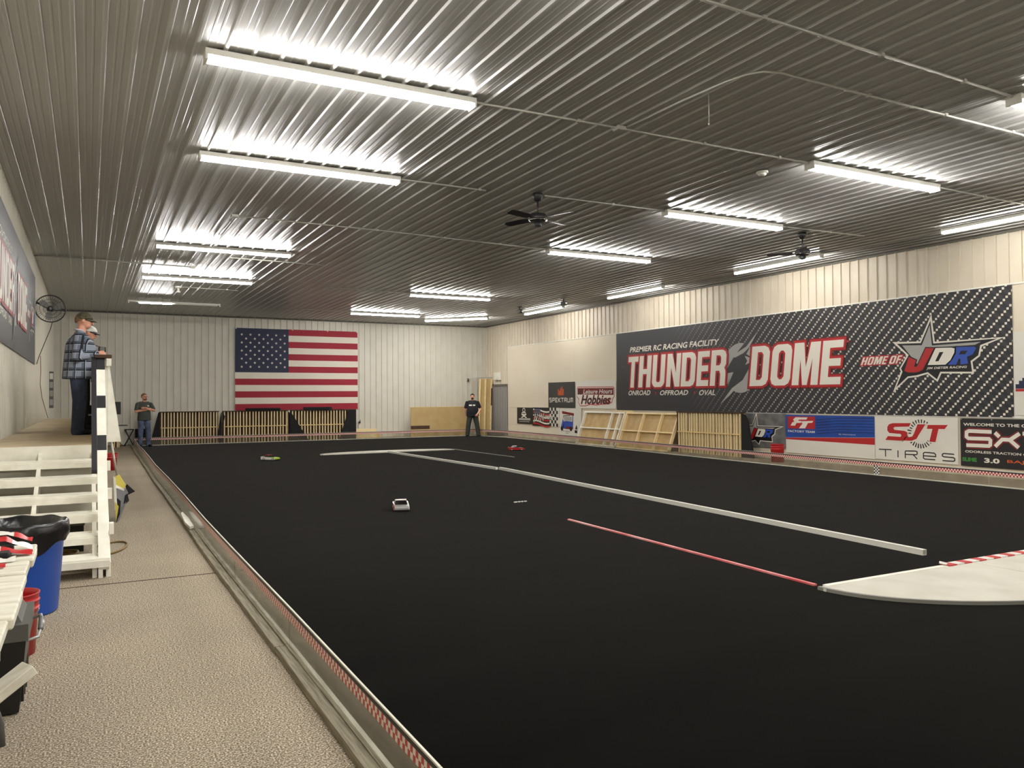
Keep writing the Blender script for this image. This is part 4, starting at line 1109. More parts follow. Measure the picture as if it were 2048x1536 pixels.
# ================================================================ model cars
def car(label, loc, rotz, body_m, roof_m, side_m, L=.43, Wd=.205, red_side=False):
    e = empty('model_car', label, 'car', (*loc, ZT), rotz)
    h = Wd / 2
    # lower body: side profile extruded across, nose at -y
    prof = [(-L/2, .022), (-L/2, .05), (-L*.42, .068), (-L*.16, .078), (L*.30, .082), (L/2, .078), (L/2, .03), (L*.42, .022)]
    mt = Matrix(((0, 0, 1, 0), (1, 0, 0, 0), (0, 1, 0, 0), (0, 0, 0, 1)))
    MB().prism(prof, -h * .92, h * .92, mt).build('body', body_m, e)
    for s in (-1, 1):
        MB().prism([(-L*.44, .02), (-L*.44, .062), (-L*.1, .078), (L*.36, .09), (L*.49, .092), (L*.49, .02)], s*h*.92 if s > 0 else -h, s*h if s > 0 else -h*.92, mt).build('side_panel', side_m if s > 0 or not red_side else M['car_red'], e)
    mb = MB()   # cabin, tapered
    b0 = [(-h*.8, -L*.17, .078), (h*.8, -L*.17, .078), (h*.8, L*.30, .08), (-h*.8, L*.30, .08)]
    t0 = [(-h*.66, -L*.03, .128), (h*.66, -L*.03, .128), (h*.68, L*.20, .13), (-h*.68, L*.20, .13)]
    vs = [mb.bm.verts.new(p) for p in b0 + t0]
    for f in ((0,1,5,4), (1,2,6,5), (2,3,7,6), (3,0,4,7), (4,5,6,7), (3,2,1,0)): mb.bm.faces.new([vs[i] for i in f])
    cab = mb.build('cabin', M['car_glass'], e)
    MB().box((-h*.69, -L*.035, .128), (h*.69, L*.215, .136), bev=.003).build('roof', roof_m, e)
    for s in (-1, 1): MB().tube([(s*h*.80, L*.30, .08), (s*h*.69, L*.2, .131)], .006, 6).build('rear_pillar', roof_m, e)
    MB().box((-h, L*.44, .088), (h, L*.50, .094), Matrix.Rotation(0, 4, 'X')).build('spoiler', side_m, e)
    MB().box((-h*.97, -L*.51, .012), (h*.97, -L*.47, .03)).build('bumper', M['black_plastic'], e)
    for sx in (-1, 1):
        for y in (-L*.31, L*.30):
            w = MB().lathe([(.012, -.013), (.03, -.015), (.031, .0), (.03, .015), (.012, .013)], 16, Matrix.Translation((sx*h*.88, y, .031)) @ Matrix.Rotation(PI/2, 4, 'Y')).build('wheel', M['tyre'], e)
            MB().lathe([(.004, -.0165), (.018, -.017), (.018, .017), (.004, .0165)], 10, Matrix.Translation((sx*h*.88, y, .031)) @ Matrix.Rotation(PI/2, 4, 'Y')).build('rim', M['car_white'], w)
    return e
car('grey and white toy race car with a dark red side, nearest on the track', (3.76, 10.32), -.30, M['car_grey'], M['car_white'], M['car_white'], red_side=True)
car('yellow-green toy race car on the far left of the track', (4.0, 20.3), .75, M['car_green'], M['car_red'], M['car_white'])
car('red toy race car with a white roof near the far right of the track', (10.84, 20.2), 1.25, M['car_red'], M['car_white'], M['car_red'], L=.46)

# ================================================================ driver stand
DZ = 1.03
XI, XO = -0.965, 0.055
ds = empty('driver_stand', 'white wooden driver stand with stairs and a brown deck along the left wall', 'platform', (-0.45, 9.97, 0))
ds_inv = Matrix.Translation((0.45, -9.97, 0))
def dsb(name, lo, hi, mm, **k): return MB().box(lo, hi, ds_inv, **k).build(name, mm, ds)
y = 9.96; k = 0
while y < 23.4:
    dsb('deck_sheet', (XI, y + .003, DZ - .02), (XO, y + 1.217, DZ - (.0 if k % 2 else .002)), M['deck']); y += 1.22; k += 1
dsb('fascia_board', (XI, 9.94, DZ - .175), (XO + .03, 9.975, DZ - .004), M['white_paint'])
dsb('back_panel', (XI, 10.02, .14), (XO, 10.04, DZ - .17), M['grey_white'])
for i in range(6):
    z = .17 + .143 * i; yf = 7.70 + .375 * i
    x1 = .09 if i else .175
    dsb('tread_board', (XI, yf, z - .04), (x1, yf + .145, z), M['white_paint'], bev=.004)
    dsb('tread_board', (XI, yf + .157, z - .04), (x1, yf + .30, z), M['white_paint'], bev=.004)
    dsb('tread_lip', (XI, yf - .018, z - .075), (x1, yf - .001, z - .018), M['white_paint'])
sp = [(7.74, 0), (7.74, .125), (9.93, .955), (9.93, .74), (8.35, .10), (8.2, 0)]
YZ = lambda x: Matrix(((0, 0, 1, x), (1, 0, 0, 0), (0, 1, 0, 0), (0, 0, 0, 1)))
for x in (-.955, -.46, .04, .145):
    MB().prism(sp, 0, .036, ds_inv @ YZ(x)).build('stringer', M['white_paint'], ds)
for z, yy in ((.30, 8.15), (.55, 8.8), (.78, 9.4)):
    dsb('cleat', (.178, yy, z), (.215, yy + .09, z + .10), M['white_paint'])
for yy in (12.4, 14.8, 17.2, 19.6, 22.0):
    dsb('leg', (-.02, yy, 0), (.05, yy + .09, DZ - .022), M['white_paint']); dsb('leg', (-.95, yy, 0), (-.88, yy + .09, DZ - .022), M['white_paint'])
dsb('side_beam', (.02, 10.04, DZ - .16), (.055, 23.4, DZ - .022), M['white_paint'])
# sloped check-painted plank
def plank_ring(s, x0, x1, th):
    yy = 10.0 - 2.32 * s; zz = 2.0 - 1.9 * s
    n = Vector((0, 1.9, -2.32)).normalized() * th
    return [(x0, yy, zz), (x1, yy, zz), (x1, yy + n.y * 1, zz - n.z * -1), (x0, yy + n.y * 1, zz - n.z * -1)]
mb = MB()
ss = [0.0, .0775, .228, .296, .437, .511, 1.0]
rows = [[mb.bm.verts.new(ds_inv @ Vector(p)) for p in plank_ring(s, .085, .168, .038)] for s in ss]
for k, (a, b) in enumerate(zip(rows, rows[1:])):
    for i in range(4): mb.bm.faces.new((a[i], a[(i+1) % 4], b[(i+1) % 4], b[i])).material_index = 1 if k % 2 == 0 else 0
mb.bm.faces.new(rows[0]).material_index = 1; mb.bm.faces.new(rows[-1][::-1])
mb.build('checked_handrail_plank', [M['white_paint'], M['black_paint']], ds)
mb = MB()
rows = [[mb.bm.verts.new(ds_inv @ Vector(p)) for p in plank_ring(s, .036, .083, .05)] for s in (0.0, .603)]
for i in range(4): mb.bm.faces.new((rows[0][i], rows[0][(i+1) % 4], rows[1][(i+1) % 4], rows[1][i]))
mb.bm.faces.new(rows[0]); mb.bm.faces.new(rows[1][::-1]); mb.build('black_handrail_plank', M['black_paint'], ds)
dsb('counter_top', (.07, 9.96, 1.985), (.24, 23.2, 2.025), M['brown_board'], bev=.004)
dsb('counter_block', (.185, 9.97, 1.90), (.235, 10.02, 1.984), M['white_paint'])
for yy in (10.03, 12.4, 14.8, 17.2, 19.6, 22.0): dsb('post', (.165, yy, DZ - .16), (.198, yy + .05, 1.984), M['white_paint'])
mb = MB(); mb.prism([(.205, 1.90), (.217, 1.90), (.335, 1.05), (.322, 1.05)], 10.06, 17.0, ds_inv @ Matrix(((1, 0, 0, 0), (0, 0, 1, 0), (0, 1, 0, 0), (0, 0, 0, 1))))
mb.build('sloped_skirt', M['white_paint'], ds)
MB().prism([(.20, 1.90), (.217, 1.90), (.335, 1.05), (.20, 1.05)], 10.045, 10.058, ds_inv @ Matrix(((1, 0, 0, 0), (0, 0, 1, 0), (0, 1, 0, 0), (0, 0, 0, 1)))).build('skirt_end', M['white_paint'], ds)
dsb('knee_board', (.13, 10.1, DZ), (.15, 23.0, 1.9), M['white_paint'])
dsb('foot_block', (.085, 7.70, 0), (.12, 7.74, .13), M['white_paint'])
# things under and on the stand
e = empty('storage_box', 'dark box tucked under the driver stand stairs', 'box', (-.20, 9.4, 0))
MB().prism([(-.22, -.24), (.17, -.24), (.17, .24), (-.22, .24)], 0.0, .26).build('box_body', M['black_plastic'], e)
MB().box((-.23, -.25, .26), (.18, .25, .29), bev=.008).build('box_lid', M['grey_plastic'], e)
mb = MB()
def coil(cx, cy, n, r0, seed):
    rg = random.Random(seed); pts = []
    for k in range(n * 16):
        t = 2*PI*k/16
        pts.append((cx + (r0 + .03*math.sin(k*.37) + rg.uniform(-.008, .008)) * math.cos(t), cy + (r0*.9 + .03*math.cos(k*.29)) * math.sin(t), .016 + .014 * (k // 16) + .006*math.sin(k*1.1)))
    return pts
pts = coil(-.22, 8.72, 5, .17, 2)
mb.tube(pts, .011, 6)
tag(mb.build('hose_coil', M['hose']), 'tan coiled hose on the floor under the stairs', 'hose')
tag(MB().tube([(.10, 9.32, .012), (.16, 9.43, .012), (.224, 9.50, .012), (.28, 9.525, .012), (.33, 9.50, .012), (.362, 9.44, .012), (.374, 9.36, .012), (.366, 9.24, .012), (.343, 9.115, .012), (.31, 9.0, .012), (.268, 8.913, .012), (.22, 8.84, .012), (.15, 8.78, .012), (.0, 8.72, .012)], .010, 6).build('hose_loop', M['hose']),
    'loop of tan hose curving out onto the aisle carpet beside the stairs', 'hose')
tag(MB().prism([(-.16, 8.25), (.02, 8.25), (.02, 8.42), (-.16, 8.42)], 0.0, .07).build('red_case', M['red_plastic']), 'small red case on the floor under the lowest stair treads', 'case')
e = empty('gear_bag', 'black gear bag standing on the deck behind the plaid man', 'bag', (.025, 15.9, DZ))
MB().box((-.09, -.28, 0), (.085, .28, .40), bev=.03).build('bag_body', M['black_cloth'], e)
MB().tube([(0, -.16, .39), (0, -.13, .47), (0, .13, .47), (0, .16, .39)], .012, 8).build('handle', M['black_plastic'], e)
MB().box((-.075, -.29, .22), (.07, -.281, .25)).build('bright_bar', M['steel'], e)

# crumpled vinyl bundle leaning on the stand
vb = empty('vinyl_bundle', 'crumpled yellow, grey and black vinyl bundle on the aisle beside the stand', 'bundle', (.36, 11.3, 0))
def facet(name, pts, mm, th=.012):
    P = [Vector(p) - Vector((.36, 11.3, 0)) for p in pts]
    n = (P[1] - P[0]).cross(P[2] - P[0]).normalized() * th
    mb = MB(); a = [mb.bm.verts.new(p) for p in P]; b = [mb.bm.verts.new(p + n) for p in P]; k = len(P)
    mb.bm.faces.new(a[::-1]); mb.bm.faces.new(b)
    for i in range(k): mb.bm.faces.new((a[i], a[(i+1) % k], b[(i+1) % k], b[i]))
    return mb.build(name, mm, vb)
facet('yellow_fold', [(.29, 11.2, .54), (.36, 11.3, .575), (.44, 11.45, .43), (.425, 11.35, .385), (.30, 11.2, .46)], M['yellow_vinyl'])
facet('white_fold', [(.30, 11.18, .47), (.42, 11.3, .385), (.41, 11.3, .36), (.30, 11.15, .43)], M['white_vinyl'])
facet('grey_fold', [(.30, 11.15, .43), (.44, 11.35, .39), (.465, 11.4, .33), (.40, 11.25, .20), (.33, 11.1, .16), (.31, 11.1, .30)], M['grey_vinyl'])
facet('black_tip', [(.44, 11.4, .41), (.455, 11.4, .435), (.55, 11.5, .33), (.465, 11.42, .30)], M['black_cloth'])
facet('black_tip', [(.435, 11.3, .305), (.455, 11.32, .32), (.475, 11.4, .225), (.405, 11.25, .175)], M['black_cloth'])
facet('dark_fold', [(.33, 11.1, .30), (.37, 11.12, .26), (.36, 11.1, .10), (.32, 11.08, .005)], M['black_cloth'])
facet('yellow_tail', [(.305, 11.07, .26), (.345, 11.07, .20), (.33, 11.06, .10), (.315, 11.06, .01)], M['yellow_vinyl'])
facet('grey_tail', [(.39, 11.2, .19), (.44, 11.3, .22), (.35, 11.1, .02), (.33, 11.09, .0)], M['grey_vinyl'])
facet('white_tail', [(.285, 11.1, .58), (.31, 11.1, .55), (.33, 11.08, .18), (.30, 11.07, .15)], M['white_vinyl'])
tag(MB().tube([(.35, 11.9, .50), (.27, 11.55, 1.0)], .014, 8).build('white_pole', M['white_paint']), 'short white pole leaning on the stand above the vinyl bundle', 'pole')

# buckets
def bucket(name, label, x, y, rt, rb, h, mm, lid=False, handle=True):
    e = empty(name, label, 'bucket', (x, y, 0))
    prof = [(rb, 0.0), (rb + (rt-rb)*.72, h*.72), (rt*1.02, h*.74), (rt*1.02, h*.755), (rt*.985, h*.76), (rt*.99, h*.86), (rt*1.03, h*.865), (rt*1.03, h*.88), (rt*.995, h*.885), (rt, h*.97), (rt*1.03, h*.975), (rt*1.03, h), (rt*.96, h)]
    prof += [(rt*.95, h*.9), (rb*.95, .02)]
    MB().lathe(prof, 28).build('pail', mm, e)
    if handle:
        MB().tube([(rt*1.03*math.cos(a), rt*1.03*math.sin(a)*.35 - rt*.95, h*.8 + -.5*rt*math.sin(a)) for a in np.linspace(0, PI, 13)], .004, 6).build('wire_handle', M['steel'], e)
    if lid: MB().lathe([(rt*1.04, h), (rt*1.04, h + .012), (rt*.3, h + .014)], 24).build('lid', mm, e)
    return e
bucket('red_bucket', 'ridged red plastic bucket on the carpet between the bin and the blue can', -.405, 5.66, .15, .13, .365, M['red_plastic'])
bucket('red_bucket', 'red bucket standing at the far end of the driver stand', .43, 19.4, .15, .13, .37, M['red_plastic'], handle=False)
bucket('red_bucket', 'red bucket behind the clear barrier by the grey star banner', 14.0, 13.40, .155, .14, .40, M['red_plastic'], lid=True, handle=False)

# blue can with black liner
tc_ = empty('trash_can', 'big blue trash can with a black liner at the foot of the stairs', 'trash can', (-.435, 6.74, 0))
MB().lathe([(.235, 0), (.25, .012), (.292, .60), (.302, .605), (.302, .635), (.285, .637), (.275, .59), (.235, .03)], 40).build('can', M['blue_plastic'], tc_)
for s in (1, -1):
    MB().box((-.05, s*.285 - .025, .49), (.05, s*.285 + .025, .555), bev=.012).build('grip', M['blue_plastic'], tc_)
def wob(t, k):
    a = (.002, .004, .006, .003, .003, .006, .012, .02)[min(k, 7)]
    return a * (math.sin(5*t + k) + .6*math.sin(11*t + 2*k) + .4*math.sin(17*t))
mb = MB()
prof = [(.309, .30), (.316, .46), (.322, .58), (.318, .635), (.305, .655), (.275, .65), (.245, .58), (.205, .35)]
seg = 64; rings = []
for k, (r, z) in enumerate(prof):
    ring = []
    for i in range(seg):
        t = 2*PI*i/seg
        zz = z
        if k == 0: zz = .47 + .10*math.sin(t*1.0 + 2.0) - .09*max(0, math.cos(t + 1.1))**2 + .02*math.sin(7*t)
        if k == 1: zz = max(z, .50 + .05*math.sin(t + 2.0))
        ring.append(mb.bm.verts.new(((r + wob(t, k)) * math.cos(t), (r + wob(t, k)) * math.sin(t), zz + (.006*math.sin(9*t) if k in (3, 4) else 0))))
    rings.append(ring)
for a, b in zip(rings, rings[1:]):
    for i in range(seg):
        f = mb.bm.faces.new((a[i], a[(i+1) % seg], b[(i+1) % seg], b[i])); f.smooth = True
mb.bm.faces.new(rings[-1]); mb.build('liner', M['bag_plastic'], tc_, smooth='keep')

# black rolling bin under the table
rb = empty('rolling_bin', 'black plastic bin with a grey lid and wire handle under the white table', 'bin', (-.45, 4.80, 0))
def taper_box(mb, x0, x1, y0, y1, z0, z1, inset, mi=0):
    b = [(x0+inset, y0+inset, z0), (x1-inset, y0+inset, z0), (x1-inset, y1-inset, z0), (x0+inset, y1-inset, z0)]
    t = [(x0, y0, z1), (x1, y0, z1), (x1, y1, z1), (x0, y1, z1)]
    v = [mb.bm.verts.new(p) for p in b + t]
    for f in ((3,2,1,0), (4,5,6,7), (0,1,5,4), (1,2,6,5), (2,3,7,6), (3,0,4,7)): mb.bm.faces.new([v[i] for i in f])
    return mb
taper_box(MB(), -.19, .19, -.26, .22, .01, .36, .03).build('bin_body', M['black_plastic'], rb)
for k in range(4): MB().box((.165, -.2 + k*.11, .05), (.178, -.16 + k*.11, .34)).build('rib', M['black_plastic'], rb)
taper_box(MB(), -.20, .20, -.27, .23, .36, .44, -.0).build('lid', M['grey_plastic'], rb)
taper_box(MB(), -.15, .15, -.2, .16, .44, .475, -.02).build('lid_top', M['grey_plastic'], rb)
MB().tube([(.18, .14, .36), (.235, .14, .385), (.25, .0, .375), (.235, -.16, .345), (.16, -.17, .33)], .008, 8).build('wire_handle', M['steel'], rb)
MB().capsule((.24, .08, .38), (.243, -.08, .365), .013, .013).build('grip_sleeve', M['grey_plastic'], rb)
tag(MB().tube([(-.52, 4.10, .30), (-.42, 4.12, .28), (-.36, 4.15, .2), (-.335, 4.18, .1), (-.33, 4.19, .0)], .016, 8).build('grey_hook_leg', M['grey_plastic']),
    'bent grey plastic leg at the lower left edge of the picture', 'leg')

# white slatted table along the wall
tb = empty('slatted_table', 'weathered white plank table against the left wall, nearest the camera', 'table', (-.6, 4.0, 0))
ti = Matrix.Translation((.6, -4.0, 0))
edges = [5.02, 4.86, 4.50, 4.17, 3.82, 3.32, 2.95, 2.55, 2.2]
for k, (a, b) in enumerate(zip(edges, edges[1:])):
    MB().box((-.96, b + .011, .712 + .002 * (k % 2)), (-.236 + .008 * math.sin(k * 2.1), a - .011, .75 + .002 * (k % 3)), ti, bev=.006).build('plank', M['worn_white'], tb)
MB().box((-.30, 2.2, .66), (-.262, 5.0, .711), ti).build('rail', M['white_paint'], tb)
MB().box((-.94, 2.2, .62), (-.90, 5.0, .711), ti).build('rail', M['white_paint'], tb)
for yy in (2.3, 4.9): MB().box((-.95, yy, 0), (-.87, yy + .06, .66), ti).build('leg', M['white_paint'], tb)
mt = ti @ Matrix.Translation((-.212, 3.80, .455)) @ Matrix.Rotation(math.radians(25), 4, 'Z') @ Matrix.Rotation(math.radians(-30), 4, 'Y')
MB().box((-.75, -.05, -.04), (0, .05, 0), mt, bev=.003).build('brace', M['worn_white'], tb)
# black mat and striped tape on the table
tag(MB().box((-.86, 4.56, .752), (-.33, 4.84, .785), bev=.01).build('black_mat', M['black_cloth']), 'flat black mat under the striped tape on the white table', 'mat')
def ribbon(label, pts, w, seed, mats_=('tape_red', 'tape_white')):
    mb = MB(); P = [Vector(p) for p in pts]; n = 36; rng = random.Random(seed); rows = []
    ph = rng.uniform(0, 6)
    for k in range(n + 1):
        s = k / n * (len(P) - 1); i = min(int(s), len(P) - 2); f = s - i
        c = P[i].lerp(P[i+1], f); 
        tw = .5 * math.sin(k * .35 + ph)
        dy, dz = w/2 * math.cos(tw), w/2 * abs(math.sin(tw))
        rows.append([mb.bm.verts.new((c.x, c.y - dy, c.z + .004)), mb.bm.verts.new((c.x, c.y, c.z + dz*.7 + .010)), mb.bm.verts.new((c.x, c.y + dy, c.z + .006))])
    for k, (a, b) in enumerate(zip(rows, rows[1:])):
        for i in range(2):
            f = mb.bm.faces.new((a[i], a[i+1], b[i+1], b[i])); f.material_index = (k // 9 + seed) % 2; f.smooth = True
    tag(mb.build('striped_tape', [M[m] for m in mats_]), label, 'tape', 'red and white striped tape on the table')
lab = ['striped tape strand at the far end of the white table top', 'striped tape strand second from the far end of the table', 'striped tape strand crossing the black mat', 'striped tape strand just this side of the black mat', 'striped tape strand in the middle of the tape heap', 'striped tape strand second nearest the camera', 'striped tape strand nearest the camera on the table']
pp = [[(-.92, 4.86, .80), (-.6, 4.9, .82), (-.36, 4.88, .83), (-.25, 4.86, .79)], [(-.95, 4.78, .79), (-.6, 4.80, .81), (-.36, 4.76, .815), (-.245, 4.78, .76)], [(-.9, 4.66, .786), (-.6, 4.62, .788), (-.42, 4.68, .786), (-.24, 4.66, .755)],
      [(-.9, 4.5, .756), (-.6, 4.49, .758), (-.42, 4.48, .758), (-.30, 4.5, .756)], [(-.95, 4.40, .756), (-.62, 4.38, .78), (-.45, 4.34, .775), (-.33, 4.36, .756)], [(-.9, 4.28, .756), (-.66, 4.22, .78), (-.5, 4.2, .77), (-.36, 4.2, .756)], [(-.9, 4.1, .756), (-.68, 4.08, .765), (-.52, 4.12, .76), (-.40, 4.06, .756)]]
for k, (l_, p_) in enumerate(zip(lab, pp)): ribbon(l_, p_, .085, k + 1)

# ================================================================ racks, frames, boards along the back and right walls
def rack(label, loc, rotz, W, n, wedges, H=1.10, mid=.545):
    """jump standing on edge: slats in front of a brown board. local x to the right, y into the wall"""
    e = empty('slatted_rack', label, 'rack', loc, rotz)
    MB().box((0, .15, 0), (W, .165, H - .02)).build('back_board', M['brown_board'], e)
    MB().box((-.01, -.015, H - .02), (W + .01, .14, H + .012)).build('top_board', M['brown_board'], e)
    MB().box((0, .0, 0.0), (.02, .15, H - .02)).build('end_board', M['brown_board'], e)
    MB().box((W - .02, .0, 0.0), (W, .15, H - .02)).build('end_board', M['pine'], e)
    MB().box((.02, -.012, mid), (W - .02, .04, mid + .03)).build('mid_rail', M['pine'], e)
    me1 = me2 = None
    rg = random.Random(int(W * 100) + n)
    for k in range(n):
        x = .06 + (W - .12) * k / (n - 1)
        x += rg.uniform(-.008, .008)
        if me1 is None:
            o = MB().box((-.019, 0, mid + .031), (.019, .05, H - .021)).build('slat', M['pine_pale'], e); me1 = o.data
            o2 = MB().box((-.019, 0, 0.0), (.019, .05, mid - .001)).build('slat', M['pine_pale'], e); me2 = o2.data
        else:
            o = link('slat', me1, e); o2 = link('slat', me2, e)
        o.location = (x, rg.uniform(0, .012), 0); o2.location = (x + rg.uniform(-.008, .008), rg.uniform(0, .012), 0)
    XZ = Matrix(((1, 0, 0, 0), (0, 0, 1, 0), (0, 1, 0, 0), (0, 0, 0, 1)))
    for poly, y0, y1 in wedges: MB().prism(poly, y0, y1, XZ).build('black_side_panel', M['black_cloth'], e)
    return e
YR = 29.42
rack('slatted wooden rack left of the flag, behind the man with crossed arms', (2.16, YR, 0), 0, 1.88, 19, [([(-.30, 0), (-.005, 0), (-.005, 1.09), (-.04, 1.09)], .0, .12), ([(1.83, .25), (1.885, 0), (1.96, 0), (1.97, 1.05), (1.95, 1.05)], -.06, -.02)])
rack('slatted wooden rack in the middle, under the left part of the flag', (4.18, YR, 0), 0, 2.24, 21, [([(-.05, 1.08), (.06, .93), (.03, .78), (-.0, .9)], -.06, -.02), ([(2.26, 0), (2.30, 0), (2.30, 1.0), (2.26, 1.05)], -.04, .1)])
rack('slatted wooden rack under the right end of the flag with slanted black panels', (6.53, YR, 0), 0, 2.40, 22, [([(-.05, 0), (.62, 0), (.02, .98), (-.05, 1.04)], -.07, -.02), ([(1.76, 0), (2.40, 0), (2.40, 1.09), (2.12, 1.09)], -.07, -.02)])
tag(MB().box((4.95, 29.36, 1.113), (6.15, 29.56, 1.20), bev=.02).build('black_mat_roll', M['black_cloth']), 'black folded mat on top of the middle slatted rack', 'mat')
tag(MB().prism([(7.0, 29.36), (7.9, 29.33), (8.05, 29.5), (7.9, 29.56), (7.0, 29.56)], 1.113, 1.21).build('black_mat_roll', M['black_cloth']), 'black folded mat on top of the rack at the right end of the flag', 'mat')
rack('slatted wooden rack on the right wall under the dark banner', (14.33, 17.34, 0), -PI/2, 2.45, 23, [([(2.47, 0), (2.88, 0), (2.78, .4), (2.70, .86), (2.58, 1.06), (2.47, 1.08)], -.02, .03)])

def frame(label, loc, rotz, W, H, posts, mid, lean, fm, ply):
    """open wooden underside of a ramp leaning on a wall"""
    e = empty('wooden_frame', label, 'frame', loc, rotz)
    e.rotation_euler = (-lean, 0, 0) if rotz == 0 else e.rotation_euler
    if rotz != 0:
        e.rotation_mode = 'QUATERNION'
        e.rotation_quaternion = (Matrix.Rotation(rotz, 3, 'Z') @ Matrix.Rotation(-lean, 3, 'X')).to_quaternion()
    MB().box((0, .085, .02), (W, .10, H)).build('plywood', ply, e)
    MB().box((-.02, 0, H), (W + .02, .10, H + .045)).build('top_rail', fm, e)
    MB().box((0, 0, 0), (W, .085, .04)).build('bottom_rail', fm, e)
    xs = [0] + list(posts) + [W]
    for a, b in zip(xs, xs[1:]): MB().box((a + .045, 0, mid), (b - .0, .085, mid + .035)).build('mid_rail', fm, e)
    for x in xs: MB().box((x, 0, .04), (x + .045, .085, H)).build('post', fm, e)
    return e
frame('pale wooden frame leaning on the right wall, left of the yellowish one', (14.10, 22.2, 0), -PI/2, 2.2, 1.08, [1.55, 1.95], .55, .36, M['white_paint'], M['ply'])
frame('yellowish pine frame with six cells leaning beside the right slatted rack', (14.06, 19.85, 0), -PI/2, 2.40, 1.08, [.85, 1.70], .53, .36, M['pine_pale'], M['ply'])
tag(MB().box((14.49, 19.6, 1.055), (14.56, 20.6, 1.10), Matrix.Translation((0, 0, 0))).build('loose_stick', M['pine_pale']), 'loose pale stick lying across the tops of the two leaning frames', 'stick')

fb = empty('fiberboard_sheet', 'tan fiberboard sheet against the back wall, left of the man in black', 'board', (11.2, 29.55, 0))
mt = Matrix.Rotation(-.06, 4, 'X')
MB().box((0, 0, .0), (2.42, .018, 1.16), mt).build('board', M['fiberboard'], fb)
MB().box((0, -.016, .30), (.78, -.001, .43), mt).build('slot_strip', M['brown_board'], fb)  # brown strip added in place of the darker slot cut in the board
MB().box((0, -.004, 1.161), (2.42, .022, 1.175), mt).build('top_edge', M['pine_pale'], fb)
lw = empty('low_board', 'low pale wood board on the floor right of the flag', 'board', (9.0, 29.75, 0))
MB().box((0, 0, 0), (.85, .03, .36)).build('board', M['pine_pale'], lw); MB().box((-.02, .03, 0), (1.0, .06, .22)).build('board', M['pine'], lw)
e = empty('wall_tap', 'small dark tap on a pale pipe on the back wall', 'tap', (9.27, 30.06, .36))
MB().tube([(0, 0, -.36), (0, 0, .22)], .02).build('pipe', M['white_paint'], e)
MB().box((-.03, -.08, .2), (.03, .04, .27), bev=.008).build('valve', M['dark_steel'], e); MB().tube([(0, -.04, .26), (.03, -.05, .33)], .012).build('lever', M['dark_steel'], e)

# tall tray leaning in the far right corner
tt = empty('tall_wooden_tray', 'tall wooden tray with pale ribs leaning in the far right corner', 'tray', (13.90, 29.10, 0))
sk = Matrix(((1, 0, .075, 0), (0, 1, .09, 0), (0, 0, 1, 0), (0, 0, 0, 1)))
MB().box((0, .05, 0), (.57, .065, 2.28), sk).build('panel', M['fiberboard'], tt)
for x in (0, .25, .52): MB().box((x, 0, 0), (x + .05, .05, 2.28), sk).build('rib', M['pine_pale'], tt)
MB().box((.52, -.004, 1.2), (.575, -.001, 1.9), sk).build('brown_patch', M['brown_board'], tt)
ws = empty('wire_shelf', 'small white wire shelf at the top of the leaning wooden tray', 'shelf', (13.82, 29.36, 2.32))
for k in range(6): MB().tube([(0, .04 + k*.07, .02), (.85, .04 + k*.07, .02)], .006, 6).build('wire', M['white_clean'], ws)
MB().tube([(0, .02, .03), (.85, .02, .03)], .01, 6).build('front_bar', M['white_clean'], ws)
for x in (.03, .42, .82): MB().tube([(x, .02, .02), (x, .5, .0), (x, .72, -.12)], .008, 6).build('bracket', M['white_clean'], ws)
tag(MB().box((14.2, 28.3, 0.0), (14.62, 28.95, .16), bev=.02).build('grey_carpet_block', M['grey_plastic']), 'low grey block on the floor behind the barrier in the far corner', 'block')
e = empty('electrical_box', 'white electrical box high on the right wall near the corner', 'box', mtx=face_mtx('right', 29.2, 2.22, X=14.74))
MB().box((0, 0, 0), (.5, .32, .09), bev=.01).build('case', M['white_clean'], e); MB().box((.03, .03, .09), (.47, .29, .1)).build('door', M['white_paint'], e)
e = empty('thermostat', 'small dark thermostat on the back wall above the man in black', 'thermostat', mtx=face_mtx('back', 0, 2.19, X=13.89, Y=30.13))
MB().box((0, 0, 0), (.07, .13, .03), bev=.005).build('case', M['dark_steel'], e); MB().box((.015, .07, .03), (.055, .11, .034)).build('screen', M['grey_plastic'], e)

# left end of the back wall
e = empty('metal_cabinet', 'low grey metal cabinet at the back wall beyond the driver stand', 'cabinet', (.90, 29.4, 0))
MB().box((0, 0, .03), (.26, .4, .66)).build('case', M['grey_white'], e); MB().box((-.015, -.015, .66), (.275, .41, .69)).build('top', M['dark_steel'], e)
for x in (.02, .13): MB().box((x, -.012, .05), (x + .10, -.001, .63)).build('door', M['grey_white'], e)
e = empty('folding_stool', 'black folding stool with crossed legs at the back wall', 'stool', (1.09, 29.2, 0))
MB().box((-.02, -.16, .53), (.27, .16, .56), bev=.01).build('seat', M['black_plastic'], e)
for sy in (-.14, .14):
    for a, b in (((-.02, 0), (.25, .53)), ((.26, 0), (0, .53))): MB().tube([(a[0], sy, a[1]), (b[0], sy, b[1])], .012).build('leg', M['black_plastic'], e)
e = empty('timber_stack', 'few upright timber offcuts at the back beyond the driver stand', 'timber', (.74, 28.5, 0))
for k in range(4): MB().box((k*.045, .01*k, 0), (k*.045 + .036, .09 + .01*k, .30 + .04*((k*3) % 4))).build('offcut', [M['pine'], M['brown_board'], M['pine_pale'], M['pine']][k], e)
e = empty('speaker_stand', 'black speaker on a thin stand at the back beyond the driver stand', 'speaker', (.83, 29.1, 0))
MB().tube([(0, 0, 0.02), (0, 0, 1.05)], .014).build('pole', M['black_plastic'], e)
for a in (0.3, 2.4, 4.5): MB().tube([(0, 0, .25), (.2*math.cos(a), .2*math.sin(a), .012)], .01).build('leg', M['black_plastic'], e)
